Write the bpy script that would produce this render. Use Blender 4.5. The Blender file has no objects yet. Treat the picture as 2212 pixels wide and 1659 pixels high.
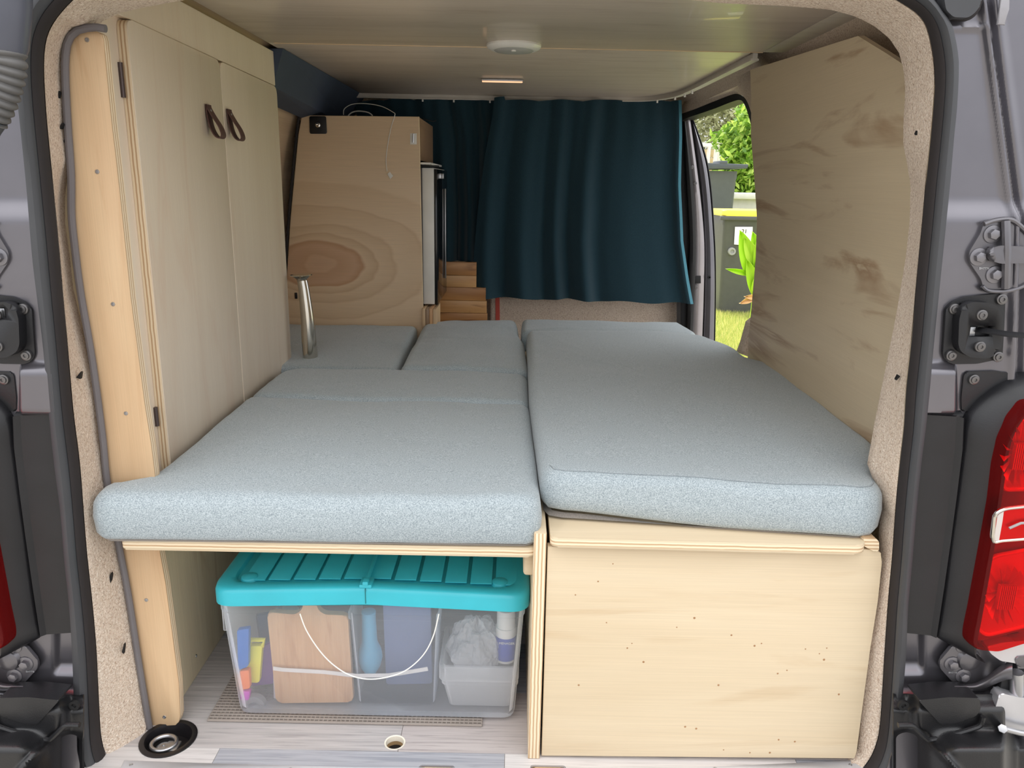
import bpy, bmesh, math, random
from mathutils import Vector, Matrix, noise
random.seed(7)
C = bpy.context.scene.collection
# ---------------------------------------------------------------- camera, world, sun, exposure
F = 1661.0; TH = math.radians(14.64); RO = math.radians(1.1); EYE = Vector((0, -1.11, .97))
_U = Vector((0, math.sin(TH), math.cos(TH))); _X = Vector((1, 0, 0)); FWD = Vector((0, math.cos(TH), -math.sin(TH)))
RT = _X*math.cos(RO)+_U*math.sin(RO); UP = _U*math.cos(RO)-_X*math.sin(RO)
cam = bpy.data.cameras.new('camera'); co = bpy.data.objects.new('camera', cam); C.objects.link(co)
cam.sensor_width = 36; cam.lens = F/2212*36; cam.clip_start = .02; cam.clip_end = 200
m = Matrix((RT, UP, -FWD)).transposed().to_4x4(); m.translation = EYE; co.matrix_world = m
bpy.context.scene.camera = co
w = bpy.data.worlds.new('sky'); bpy.context.scene.world = w; w.use_nodes = True
nt = w.node_tree; bg = nt.nodes['Background']
tc = nt.nodes.new('ShaderNodeTexCoord'); sx = nt.nodes.new('ShaderNodeSeparateXYZ'); rp = nt.nodes.new('ShaderNodeValToRGB')
nt.links.new(tc.outputs['Generated'], sx.inputs[0]); nt.links.new(sx.outputs['Z'], rp.inputs[0]); nt.links.new(rp.outputs[0], bg.inputs[0])
rp.color_ramp.elements[0].color = (.36, .37, .39, 1); rp.color_ramp.elements[1].color = (1, 1.0, 1.01, 1)
bg.inputs[1].default_value = 2.75
sn = bpy.data.lights.new('sun', 'SUN'); sn.energy = 4.6; sn.angle = math.radians(12); sn.color = (1, .95, .86)
so = bpy.data.objects.new('sun', sn); C.objects.link(so)
so.rotation_euler = Vector((-.30, .62, .95)).to_track_quat('Z', 'Y').to_euler()
vs = bpy.context.scene.view_settings; vs.view_transform = 'Standard'; vs.look = 'None'; vs.gamma = 1; vs.exposure = .20; vs.use_curve_mapping = False

# ---------------------------------------------------------------- helpers
def at(u, v, **k):
    d = FWD + RT*((u-1106)/F) - UP*((v-829.5)/F)
    a, val = list(k.items())[0]; i = 'xyz'.index(a)
    return EYE + d*((val-EYE[i])/d[i])
def ats(pts, **k): return [at(u, v, **k) for u, v in pts]
def pxo(p):
    q = Vector(p)-EYE; d = q.dot(FWD); return 1106+F*q.dot(RT)/d, 829.5-F*q.dot(UP)/d
def sm(a, b, x):
    if a == b: return float(x > a)
    t = max(0, min(1, (x-a)/(b-a))); return t*t*(3-2*t)
def resample(pts, n, closed=False):
    P = [Vector(p) for p in pts]
    if closed: P = P+[P[0]]
    L = [0]
    for a, b in zip(P, P[1:]): L.append(L[-1]+(b-a).length)
    out = []; j = 0; m_ = n if closed else n-1
    for i in range(n):
        s = L[-1]*i/m_
        while j < len(L)-2 and L[j+1] < s: j += 1
        out.append(P[j].lerp(P[j+1], (s-L[j])/max(1e-9, L[j+1]-L[j])))
    return out
def spline(pts, n, closed=False):
    P = [Vector(p) for p in pts]; N = len(P); out = []
    g = lambda i: P[i % N] if closed else P[max(0, min(N-1, i))]
    segs = N if closed else N-1
    for i in range(segs):
        p0, p1, p2, p3 = g(i-1), g(i), g(i+1), g(i+2)
        for k in range(8):
            t = k/8
            out.append(.5*((2*p1)+(p2-p0)*t+(2*p0-5*p1+4*p2-p3)*t*t+(3*p1-p0-3*p2+p3)*t*t*t))
    if not closed: out.append(P[-1])
    return resample(out, n, closed)
def rounded(poly, r, seg=4):
    out = []; n = len(poly)
    for i in range(n):
        p = Vector(poly[i]); a = Vector(poly[i-1]); b = Vector(poly[(i+1) % n])
        rr = r[i] if isinstance(r, (list, tuple)) else r
        if rr <= 0: out.append(p); continue
        da = (a-p); db = (b-p); l = min(rr, da.length*.45, db.length*.45); A = p+da.normalized()*l; B_ = p+db.normalized()*l
        for k in range(seg+1):
            t = k/seg; out.append(A*(1-t)**2+p*2*t*(1-t)+B_*t*t)
    return out
class MB:
    def __init__(s): s.bm = bmesh.new()
    def _bev(s, faces, bev, seg=2):
        if bev > 0:
            ed = list({e for f in faces for e in f.edges})
            bmesh.ops.bevel(s.bm, geom=ed, offset=bev, segments=seg, affect='EDGES', profile=.5, clamp_overlap=True)
    def box(s, x0, x1, y0, y1, z0, z1, bev=0, mi=0, seg=2):
        v = [s.bm.verts.new(c) for c in ((x0,y0,z0),(x1,y0,z0),(x1,y1,z0),(x0,y1,z0),(x0,y0,z1),(x1,y0,z1),(x1,y1,z1),(x0,y1,z1))]
        fs = [s.bm.faces.new([v[i] for i in q]) for q in ((0,3,2,1),(4,5,6,7),(0,1,5,4),(1,2,6,5),(2,3,7,6),(3,0,4,7))]
        for f in fs: f.material_index = mi
        s._bev(fs, bev, seg); return s
    def prism(s, pts, vec, bev=0, seg=2, edge=None, mi=0):
        vec = Vector(vec); A = [s.bm.verts.new(p) for p in pts]; B_ = [s.bm.verts.new(Vector(p)+vec) for p in pts]; n = len(pts)
        caps = [s.bm.faces.new(A), s.bm.faces.new(B_[::-1])]
        fs = caps+[s.bm.faces.new((A[i], B_[i], B_[(i+1) % n], A[(i+1) % n])) for i in range(n)]
        for f in fs: f.material_index = mi
        if edge is not None:
            for f in fs[2:]: f.material_index = edge
        if bev > 0:
            ed = list({e for f in caps for e in f.edges})
            bmesh.ops.bevel(s.bm, geom=ed, offset=bev, segments=seg, affect='EDGES', profile=.5, clamp_overlap=True)
        return s
    def loft(s, rings, closed=True, cap=True, mi=0, loop=False):
        R = [[s.bm.verts.new(p) for p in r] for r in rings]; n = len(R[0]); pairs = list(zip(R, R[1:]))
        if loop: pairs.append((R[-1], R[0]))
        for a, b in pairs:
            for i in range(n if closed else n-1):
                j = (i+1) % n
                f = s.bm.faces.new((a[i], a[j], b[j], b[i])); f.material_index = mi
        if cap and closed and not loop:
            for r in (R[0][::-1], R[-1]):
                try: f = s.bm.faces.new(r); f.material_index = mi
                except ValueError: pass
        return s
    def tube(s, path, r, n=10, cap=True, mi=0, flat=1.0, loop=False):
        P = [Vector(p) for p in path]; rings = []; T0 = (P[1]-P[0]).normalized()
        N = T0.orthogonal().normalized()
        for i, p in enumerate(P):
            if loop: T = (P[(i+1) % len(P)]-P[i-1]).normalized()
            else: T = (P[min(i+1, len(P)-1)]-P[max(i-1, 0)]).normalized()
            N = (N-T*N.dot(T)).normalized(); Bn = T.cross(N)
            rr = r[i] if isinstance(r, (list, tuple)) else r
            rings.append([p+(N*math.cos(2*math.pi*k/n)+Bn*flat*math.sin(2*math.pi*k/n))*rr for k in range(n)])
        return s.loft(rings, True, cap, mi, loop)
    def cyl(s, a, b, r, n=20, r2=None, mi=0, bev=0):
        a, b = Vector(a), Vector(b); r2 = r if r2 is None else r2; d = (b-a).normalized(); N = d.orthogonal().normalized(); Bn = d.cross(N)
        k = lambda c, rr: [c+(N*math.cos(2*math.pi*i/n)+Bn*math.sin(2*math.pi*i/n))*rr for i in range(n)]
        if bev: return s.loft([k(a, r), k(b-d*bev, r2), k(b-d*bev*.3, r2-bev*.3), k(b, r2-bev)], mi=mi)
        return s.loft([k(a, r), k(b, r2)], mi=mi)
    def lathe(s, c, axis, prof, n=28, mi=0, cap=True):
        c = Vector(c); d = Vector(axis).normalized(); N = d.orthogonal().normalized(); Bn = d.cross(N)
        return s.loft([[c+d*h+(N*math.cos(2*math.pi*i/n)+Bn*math.sin(2*math.pi*i/n))*max(rr, 1e-5) for i in range(n)] for rr, h in prof], mi=mi, cap=cap)
    def grid(s, fn, nu, nv, mi=0):
        V = [[s.bm.verts.new(fn(i/nu, j/nv)) for j in range(nv+1)] for i in range(nu+1)]
        for i in range(nu):
            for j in range(nv):
                f = s.bm.faces.new((V[i][j], V[i+1][j], V[i+1][j+1], V[i][j+1])); f.material_index = mi
        return s
    def build(s, name, mats, parent=None, angle=35, solid=0):
        bm = s.bm; bmesh.ops.remove_doubles(bm, verts=bm.verts, dist=1e-6); bmesh.ops.recalc_face_normals(bm, faces=bm.faces)
        if solid:
            bmesh.ops.solidify(bm, geom=bm.faces[:], thickness=solid); bmesh.ops.recalc_face_normals(bm, faces=bm.faces)
        a = math.radians(angle)
        for f in bm.faces: f.smooth = True
        for e in bm.edges:
            if len(e.link_faces) == 2 and e.calc_face_angle(0) > a: e.smooth = False
        me = bpy.data.meshes.new(name); bm.to_mesh(me); bm.free()
        for m_ in (mats if isinstance(mats, (list, tuple)) else [mats]): me.materials.append(m_)
        return link(name, me, parent)
def link(name, me, parent=None, loc=None):
    o = bpy.data.objects.new(name, me); C.objects.link(o)
    if parent is not None:
        o.parent = parent; o.matrix_parent_inverse = Matrix.Translation(-root_loc(parent))
    if loc is not None: o.location = loc
    return o
LOC = {}
def root_loc(o):
    return LOC.get(o.name, Vector((0, 0, 0)))
def thing(name, label, cat, loc=(0, 0, 0), group=None):
    o = bpy.data.objects.new(name, None); o.empty_display_size = .05; C.objects.link(o); o.location = loc; LOC[o.name] = Vector(loc)
    return tag(o, label, cat, group)
def tag(o, label, cat=None, group=None, kind=None):
    o['label'] = label
    if cat: o['category'] = cat
    if group: o['group'] = group
    if kind: o['kind'] = kind
    return o
def struct(o, label): o['kind'] = 'structure'; o['label'] = label; o['category'] = 'structure'; return o

# ---------------------------------------------------------------- materials
def srgb(r, g, b):
    f = lambda c: (c/255/12.92) if c/255 <= .04045 else ((c/255+.055)/1.055)**2.4
    return (f(r), f(g), f(b), 1)
def newmat(name):
    m_ = bpy.data.materials.new(name); m_.use_nodes = True; return m_, m_.node_tree.nodes, m_.node_tree.links, m_.node_tree.nodes['Principled BSDF']
def coords(N, L, scale, rot=(0, 0, 0), loc=(0, 0, 0)):
    t = N.new('ShaderNodeTexCoord'); mp = N.new('ShaderNodeMapping'); mp.inputs['Scale'].default_value = scale; mp.inputs['Rotation'].default_value = rot; mp.inputs['Location'].default_value = loc
    L.new(t.outputs['Object'], mp.inputs[0]); return mp.outputs[0]
def ramp(N, stops):
    r = N.new('ShaderNodeValToRGB'); e = r.color_ramp.elements
    while len(e) < len(stops): e.new(.5)
    for q, (p, c) in zip(e, stops): q.position = p; q.color = c
    return r
def nz(N, L, vec, scale, detail=3, rough=.5, dist=0):
    n = N.new('ShaderNodeTexNoise'); n.inputs['Scale'].default_value = scale; n.inputs['Detail'].default_value = detail; n.inputs['Roughness'].default_value = rough; n.inputs['Distortion'].default_value = dist
    L.new(vec, n.inputs['Vector']); return n.outputs['Fac']
def mixc(N, L, fac, a, b, mode='MIX'):
    x = N.new('ShaderNodeMix'); x.data_type = 'RGBA'; x.blend_type = mode
    for s_, val in ((x.inputs[0], fac), (x.inputs[6], a), (x.inputs[7], b)):
        if hasattr(val, 'is_linked') or hasattr(val, 'links'): L.new(val, s_)
        else: s_.default_value = val
    return x.outputs[2]
def bump(N, L, p, h, strength, dist=.002):
    b = N.new('ShaderNodeBump'); b.inputs['Strength'].default_value = strength; b.inputs['Distance'].default_value = dist; L.new(h, b.inputs['Height']); L.new(b.outputs[0], p.inputs['Normal'])
def plain(name, col, rough=.5, metal=0, coat=0, spec=.5, bumpy=0, bscale=200, var=0):
    m_, N, L, p = newmat(name); p.inputs['Base Color'].default_value = col; p.inputs['Roughness'].default_value = rough; p.inputs['Metallic'].default_value = metal
    p.inputs['Coat Weight'].default_value = coat; p.inputs['Specular IOR Level'].default_value = spec; p.inputs['Coat Roughness'].default_value = .15
    v = coords(N, L, (1, 1, 1)); n = nz(N, L, v, bscale, 3)
    if bumpy: bump(N, L, p, n, bumpy, .001)
    n2 = nz(N, L, v, 14, 4); k = var or .06
    r = ramp(N, [(.3, tuple(c*(1-k) for c in col[:3])+(1,)), (.7, tuple(min(1, c*(1+k)) for c in col[:3])+(1,))]); L.new(n2, r.inputs[0]); L.new(r.outputs[0], p.inputs['Base Color'])
    return m_
def wood(name, base, light, dark, grain='y', rough=.45, streak=.5, sc=1.0, coat=0, rot=(0, 0, 0), seed=0, fine=.35, freq=1.0, yz=.12, sd=1.2):
    m_, N, L, p = newmat(name); s3 = {'x': (yz, 1, 1), 'y': (1, yz, 1), 'z': (1, 1, yz)}[grain]
    v = coords(N, L, tuple(a*sc for a in s3), rot, (seed, seed*.7, seed*1.3))
    big = nz(N, L, v, 5*freq, 4, .5, sd*.5); r = ramp(N, [(.32, base), (.52, light), (.72, base)]); L.new(big, r.inputs[0])
    st = nz(N, L, v, 11*freq, 5, .55, sd); r2 = ramp(N, [(.56, (0, 0, 0, 1)), (.68, (1, 1, 1, 1)), (.72, (.2, .2, .2, 1))]); L.new(st, r2.inputs[0])
    mul = N.new('ShaderNodeMath'); mul.operation = 'MULTIPLY'; mul.inputs[1].default_value = streak; L.new(r2.outputs[0], mul.inputs[0])
    c1 = mixc(N, L, mul.outputs[0], r.outputs[0], dark)
    s4 = {'x': (6, 900, 900), 'y': (900, 6, 900), 'z': (900, 900, 6)}[grain]
    f = nz(N, L, coords(N, L, s4, rot), 1, 2); r3 = ramp(N, [(.35, (1-fine*.35,)*3+(1,)), (.65, (1, 1, 1, 1))]); L.new(f, r3.inputs[0])
    L.new(mixc(N, L, 1.0, c1, r3.outputs[0], 'MULTIPLY'), p.inputs['Base Color'])
    p.inputs['Roughness'].default_value = rough; p.inputs['Coat Weight'].default_value = coat; bump(N, L, p, f, .12, .0006)
    return m_
def plyedge(name, axis, layers=330):
    m_, N, L, p = newmat(name); v = coords(N, L, (1, 1, 1)); wv = N.new('ShaderNodeTexWave'); wv.bands_direction = axis.upper(); wv.inputs['Scale'].default_value = layers/ (2*math.pi)*1.0; wv.inputs['Distortion'].default_value = 1.2; wv.inputs['Detail'].default_value = 3; wv.inputs['Detail Scale'].default_value = .6
    L.new(v, wv.inputs['Vector']); r = ramp(N, [(.12, srgb(190, 158, 122)), (.4, srgb(222, 198, 164)), (.85, srgb(234, 216, 186))]); L.new(wv.outputs['Fac'], r.inputs[0]); L.new(r.outputs[0], p.inputs['Base Color']); p.inputs['Roughness'].default_value = .7
    bump(N, L, p, wv.outputs['Fac'], .25, .0005); return m_
PE = {a: plyedge('ply_edge_'+a, a) for a in 'xyz'}
ply_door = wood('ply_door', srgb(228, 210, 188), srgb(234, 218, 197), srgb(218, 186, 160), 'z', .42, .3, freq=1.1, fine=.15)
ply_post = wood('ply_post', srgb(204, 170, 132), srgb(214, 184, 146), srgb(188, 146, 106), 'z', .5, .5, seed=3, freq=1.6, fine=.2)
ply_box = wood('ply_box', srgb(206, 186, 154), srgb(214, 196, 166), srgb(192, 166, 130), 'x', .5, .5, seed=5, fine=.2, freq=1.1, rot=(0, .1, 0))
ply_side = wood('ply_side', srgb(212, 196, 162), srgb(220, 206, 174), srgb(186, 158, 122), 'z', .5, .5, seed=9, freq=1.5)
ply_right = wood('ply_right', srgb(202, 184, 154), srgb(212, 194, 164), srgb(162, 130, 100), 'y', .42, .8, seed=2, freq=1.0, fine=.15, rot=(.12, 0, 0))
ceil_m = wood('ceiling_laminate', srgb(204, 190, 174), srgb(214, 200, 184), srgb(176, 156, 138), 'x', .34, .4, seed=11, sc=1.0, fine=.3, coat=.15, freq=2.4)
wallply = wood('wall_ply', srgb(216, 188, 154), srgb(222, 196, 164), srgb(186, 154, 120), 'y', .45, .5, seed=4)
walnut = wood('striped_wood', srgb(150, 98, 52), srgb(196, 144, 88), srgb(96, 56, 26), 'x', .4, .8, seed=6, freq=2.2)
board_m = wood('bamboo', srgb(206, 158, 112), srgb(216, 172, 128), srgb(186, 134, 90), 'z', .5, .6, seed=8, freq=4)
def cathedral():
    m_, N, L, p = newmat('ply_cathedral'); v = coords(N, L, (6.6, 0, 13), (0, 0, 0), (4.42, 0, -8.95))
    nv = N.new('ShaderNodeTexNoise'); nv.inputs['Scale'].default_value = .9; nv.inputs['Detail'].default_value = 2; L.new(v, nv.inputs['Vector'])
    sub = N.new('ShaderNodeVectorMath'); sub.operation = 'SUBTRACT'; L.new(nv.outputs['Color'], sub.inputs[0]); sub.inputs[1].default_value = (.5, .5, .5)
    sc = N.new('ShaderNodeVectorMath'); sc.operation = 'SCALE'; sc.inputs['Scale'].default_value = .5; L.new(sub.outputs[0], sc.inputs[0])
    ad = N.new('ShaderNodeVectorMath'); ad.operation = 'ADD'; L.new(v, ad.inputs[0]); L.new(sc.outputs[0], ad.inputs[1])
    ln = N.new('ShaderNodeVectorMath'); ln.operation = 'LENGTH'; L.new(ad.outputs[0], ln.inputs[0])
    b_, l_, d_ = srgb(224, 196, 160), srgb(232, 206, 172), srgb(182, 138, 100)
    r = ramp(N, [(0, srgb(214, 176, 144)), (.06, srgb(218, 182, 148)), (.075, srgb(208, 168, 134)), (.15, srgb(216, 178, 144)), (.185, srgb(202, 158, 122)), (.20, l_), (.23, b_), (.25, srgb(216, 184, 148)), (.262, l_), (.32, b_), (.335, srgb(218, 188, 152)), (.35, l_), (.46, b_), (.475, srgb(218, 188, 152)), (.49, l_), (.66, b_), (.68, l_), (1, b_)])
    mm = N.new('ShaderNodeMath'); mm.operation = 'MULTIPLY'; mm.inputs[1].default_value = .19; L.new(ln.outputs['Value'], mm.inputs[0]); L.new(mm.outputs[0], r.inputs[0])
    f = nz(N, L, coords(N, L, (8, 400, 400)), 1, 3); r3 = ramp(N, [(.35, (.93, .93, .93, 1)), (.65, (1, 1, 1, 1))]); L.new(f, r3.inputs[0])
    L.new(mixc(N, L, 1.0, r.outputs[0], r3.outputs[0], 'MULTIPLY'), p.inputs['Base Color']); p.inputs['Roughness'].default_value = .42; return m_
ply_cath = cathedral()
def fabric(name, c1, c2, scale=700, bs=.5):
    m_, N, L, p = newmat(name); v = coords(N, L, (1, 1, 1)); n = nz(N, L, v, scale, 3, .7); r = ramp(N, [(.36, c1), (.64, c2)]); L.new(n, r.inputs[0]); L.new(r.outputs[0], p.inputs['Base Color'])
    p.inputs['Roughness'].default_value = .9; p.inputs['Sheen Weight'].default_value = .3; p.inputs['Specular IOR Level'].default_value = .2; bump(N, L, p, n, bs, .001); return m_
cush_m = fabric('melange_fabric', srgb(128, 140, 146), srgb(184, 194, 198), 560, .4)
felt_m = fabric('cushion_underside', srgb(120, 114, 108), srgb(150, 142, 134))
teal_m = fabric('teal_curtain_cloth', srgb(20, 45, 56), srgb(34, 64, 75), 900, .3)
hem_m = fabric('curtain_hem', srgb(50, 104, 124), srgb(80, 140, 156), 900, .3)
def carpet():
    m_, N, L, p = newmat('beige_carpet'); v = coords(N, L, (1, 1, 1)); n = nz(N, L, v, 330, 4, .65, .8); n2 = nz(N, L, v, 130, 3, .6, 1.5)
    r = ramp(N, [(.33, srgb(186, 160, 140)), (.46, srgb(226, 206, 186)), (.66, srgb(246, 232, 216))]); L.new(n, r.inputs[0]); L.new(r.outputs[0], p.inputs['Base Color'])
    a = N.new('ShaderNodeMath'); a.operation = 'ADD'; L.new(n, a.inputs[0]); L.new(n2, a.inputs[1]); p.inputs['Roughness'].default_value = .95; p.inputs['Specular IOR Level'].default_value = .1; bump(N, L, p, a.outputs[0], .9, .004); return m_
carpet_m = carpet()
paint = plain('grey_metallic_paint', srgb(108, 106, 112), .30, .75, .6, var=.05)
paint_d = plain('grey_paint_hinge', srgb(104, 102, 106), .34, .7, .4)
rubber = plain('seal_rubber', srgb(60, 61, 64), .48, 0, 0, .5, .05)
rubber_l = plain('seal_lip', srgb(44, 40, 40), .75, 0, 0, .3, .15)
black = plain('black_plastic', srgb(24, 24, 27), .42, 0, 0, .5, .15, 400, var=.2)
blackd = plain('deep_black', srgb(14, 14, 16), .6)
bumper_m = plain('bumper_plastic', srgb(27, 27, 29), .34, 0, 0, .5, .25, 500, var=.25)
steel = plain('steel', srgb(176, 176, 178), .32, .9)
bolt_m = plain('painted_bolt', srgb(124, 122, 126), .35, .7)
chrome = plain('chrome', srgb(205, 200, 190), .12, 1)
alu = plain('sill_aluminium', srgb(200, 200, 204), .45, .2)
white_m = plain('white_plastic', srgb(232, 230, 224), .35)
offwh = plain('rail_plastic', srgb(206, 200, 190), .45)
teal_p = plain('turquoise_plastic', srgb(52, 180, 196), .32, 0, 0, .5)
leather = plain('brown_leather', srgb(84, 56, 50), .5, 0, 0, .5, .3, 300)
darkblue = plain('dark_blue_vinyl', srgb(58, 70, 90), .7)
glassb = plain('black_glass', srgb(20, 20, 22), .12)
greyc = plain('grey_trim', srgb(104, 100, 102), .55)
cream = plain('cream_ring', srgb(232, 224, 208), .6)
def floorm(name, a, b, c, seed, bl=0):
    return wood(name, a, b, c, 'x', .55, .55, seed=seed, sc=1.0, fine=.5, freq=20, yz=.04, sd=.15)
pl_mats = [floorm('plank_grey', srgb(172, 167, 166), srgb(192, 186, 184), srgb(130, 126, 128), 1), floorm('plank_blue', srgb(150, 152, 160), srgb(176, 176, 182), srgb(120, 122, 130), 2),
           floorm('plank_pale', srgb(202, 197, 195), srgb(215, 210, 208), srgb(166, 160, 160), 3), floorm('plank_warm', srgb(176, 167, 165), srgb(194, 185, 182), srgb(136, 128, 127), 4)]
def haze(name, col, a, rough=.35):
    m_, N, L, p = newmat(name); out = N['Material Output']; t = N.new('ShaderNodeBsdfTransparent'); t.inputs[0].default_value = (.97, .97, .98, 1)
    tr = N.new('ShaderNodeBsdfTranslucent'); tr.inputs[0].default_value = col; p.inputs['Base Color'].default_value = col; p.inputs['Roughness'].default_value = rough; p.inputs['Specular IOR Level'].default_value = .6
    m1 = N.new('ShaderNodeMixShader'); m1.inputs[0].default_value = .35; L.new(p.outputs[0], m1.inputs[1]); L.new(tr.outputs[0], m1.inputs[2])
    lw = N.new('ShaderNodeFresnel'); lw.inputs[0].default_value = 1.2; ma = N.new('ShaderNodeMath'); ma.operation = 'ADD'; ma.inputs[1].default_value = a; ma.use_clamp = True; L.new(lw.outputs[0], ma.inputs[0])
    m2 = N.new('ShaderNodeMixShader'); L.new(ma.outputs[0], m2.inputs[0]); L.new(t.outputs[0], m2.inputs[1]); L.new(m1.outputs[0], m2.inputs[2]); L.new(m2.outputs[0], out.inputs[0]); return m_
clear_p = haze('frosted_clear_plastic', (.9, .92, .95, 1), .12)
clear_2 = haze('thin_clear_plastic', (.9, .92, .95, 1), .03, .15)
clear_3 = haze('milky_plastic', (.96, .96, .95, 1), .34)
def bubble():
    m_ = haze('bubble_wrap', (1, 1, 1, 1), .5, .10); N = m_.node_tree.nodes; L = m_.node_tree.links; p = N['Principled BSDF']; v = coords(N, L, (1, 1, 1)); vo = N.new('ShaderNodeTexVoronoi'); vo.inputs['Scale'].default_value = 130; L.new(v, vo.inputs[0]); bump(N, L, p, vo.outputs['Distance'], 1, .004); return m_
bubble_m = bubble()
def lens(name, col, a):
    m_, N, L, p = newmat(name); out = N['Material Output']; t = N.new('ShaderNodeBsdfTransparent'); t.inputs[0].default_value = col; p.inputs['Base Color'].default_value = tuple(c*.5 for c in col[:3])+(1,); p.inputs['Roughness'].default_value = .06; p.inputs['Coat Weight'].default_value = 1
    m2 = N.new('ShaderNodeMixShader'); m2.inputs[0].default_value = a; L.new(t.outputs[0], m2.inputs[1]); L.new(p.outputs[0], m2.inputs[2]); L.new(m2.outputs[0], out.inputs[0]); return m_
lens_red = lens('red_lens', (.95, .10, .10, 1), .10); lens_clr = lens('clear_lens', (.9, .88, .86, 1), .15)
refl_red = plain('red_reflector', srgb(224, 52, 48), .2, .45); refl_dk = plain('dark_red_housing', srgb(128, 12, 18), .25, .2); refl_w = plain('chrome_reflector', srgb(214, 206, 204), .28, .6)
def emis(name, col, s):
    m_, N, L, p = newmat(name); p.inputs['Emission Color'].default_value = col; p.inputs['Emission Strength'].default_value = s; p.inputs['Base Color'].default_value = col; return m_

# ---------------------------------------------------------------- shared small hardware
def mesh_of(mb, name, mats):
    o = mb.build(name, mats); me = o.data; bpy.data.objects.remove(o); return me
b = MB(); b.cyl((0, 0, 0), (0, -.002, 0), .0125, 24, bev=.0008).cyl((0, -.002, 0), (0, -.0085, 0), .0075, 6, bev=.0012); HEX = mesh_of(b, 'bolt', bolt_m)
b = MB(); b.cyl((0, 0, 0), (0, -.004, 0), .0078, 20, bev=.001).lathe((0, -.004, 0), (0, -1, 0), [(.0055, 0), (.0052, .0022), (.0025, .0024), (.0022, .0008), (0, .0008)], 16); TORX = mesh_of(b, 'bolt', plain('zinc_bolt', srgb(110, 108, 108), .3, .8))
b = MB(); b.lathe((0, 0, 0), (0, -1, 0), [(.0026, 0), (.0023, .0006), (.0012, .0007), (.0009, .0002), (0, .0002)], 16); SCREW = mesh_of(b, 'screw', steel)
def put(me, name, p, parent, rot=None, s=1):
    o = link(name, me, parent); o.location = Vector(p)
    if rot is not None: o.rotation_euler = rot
    o.scale = (s,)*3; return o
def text_obj(body, name, p, size, rot, mat, parent, ex=.0003):
    cu_ = bpy.data.curves.new(name, 'FONT'); cu_.body = body; cu_.size = size; cu_.extrude = ex; cu_.align_x = 'CENTER'; cu_.align_y = 'CENTER'
    t = bpy.data.objects.new(name, cu_); C.objects.link(t); bpy.context.view_layer.update()
    me = bpy.data.meshes.new_from_object(t.evaluated_get(bpy.context.evaluated_depsgraph_get())); bpy.data.objects.remove(t); me.materials.clear(); me.materials.append(mat)
    o = link(name, me, parent); o.location = Vector(p); o.rotation_euler = rot; return o
def cut(o, cutter_mb, flat=True):
    c_ = cutter_mb.build('cutter', [blackd]); md = o.modifiers.new('b', 'BOOLEAN'); md.object = c_; md.operation = 'DIFFERENCE'; md.solver = 'EXACT'; bpy.context.view_layer.update()
    me = bpy.data.meshes.new_from_object(o.evaluated_get(bpy.context.evaluated_depsgraph_get())); o.modifiers.clear(); o.data = me
    if flat:
        for p_ in me.polygons: p_.use_smooth = False
    bpy.data.objects.remove(c_)

# ================================================================ SETTING
# ground
g = MB(); g.box(-30, 30, -30, 60, -.72, -.62)
ground_m = plain('paving', srgb(146, 142, 136), .9, var=.15); o = g.build('ground', ground_m); struct(o, 'pale paved ground around the van')
lm, N, L, p = newmat('lawn'); v = coords(N, L, (1, 1, 1)); n = nz(N, L, v, 30, 6, .7); r = ramp(N, [(.3, srgb(120, 140, 66)), (.55, srgb(176, 184, 104)), (.75, srgb(214, 206, 140))]); L.new(n, r.inputs[0]); L.new(r.outputs[0], p.inputs['Base Color']); p.inputs['Roughness'].default_value = .9
g = MB(); g.box(1.0, 14, 2.6, 13, -.62, -.60); o = g.build('lawn', lm); struct(o, 'sunlit lawn beyond the side opening')
# floor: sub floor, planks
CUP = at(364, 1596, z=0); HOLE = at(853, 1604, z=0)
g = MB(); g.box(-.82, .82, -.02, 2.3, -.030, -.004); fl = g.build('floor', plain('sub_floor', srgb(170, 140, 100), .8)); struct(fl, 'grey wood-look laminate floor of the van')
cut(fl, MB().cyl((CUP.x, CUP.y, -.06), (CUP.x, CUP.y, .02), .043, 40)); cut(fl, MB().cyl((HOLE.x, HOLE.y, -.06), (HOLE.x, HOLE.y, .02), .0165, 30))
for u_ in (944, 1184):
    q = at(u_, 1656, z=0)
    cut(fl, MB().box(q.x-.031, q.x+.031, -.05, q.y+.004, -.06, .02))
rows = [(-.02, .033, [-.8, at(460, 1645, z=0).x, at(1090, 1645, z=0).x, at(1720, 1645, z=0).x, .8], [2, 1, 2, 1]), (.0338, .2, [-.8, at(864, 1600, z=0).x, .8], [0, 3])]
yy = .2008; k = 0
while yy < 2.2: rows.append((yy, yy+.167, [-.8, -.45+.5*(k*.37 % 1), .35+.3*(k*.61 % 1), .8], [(k) % 4, (k+1) % 4, (k+3) % 4])); yy += .1678; k += 1
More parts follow.
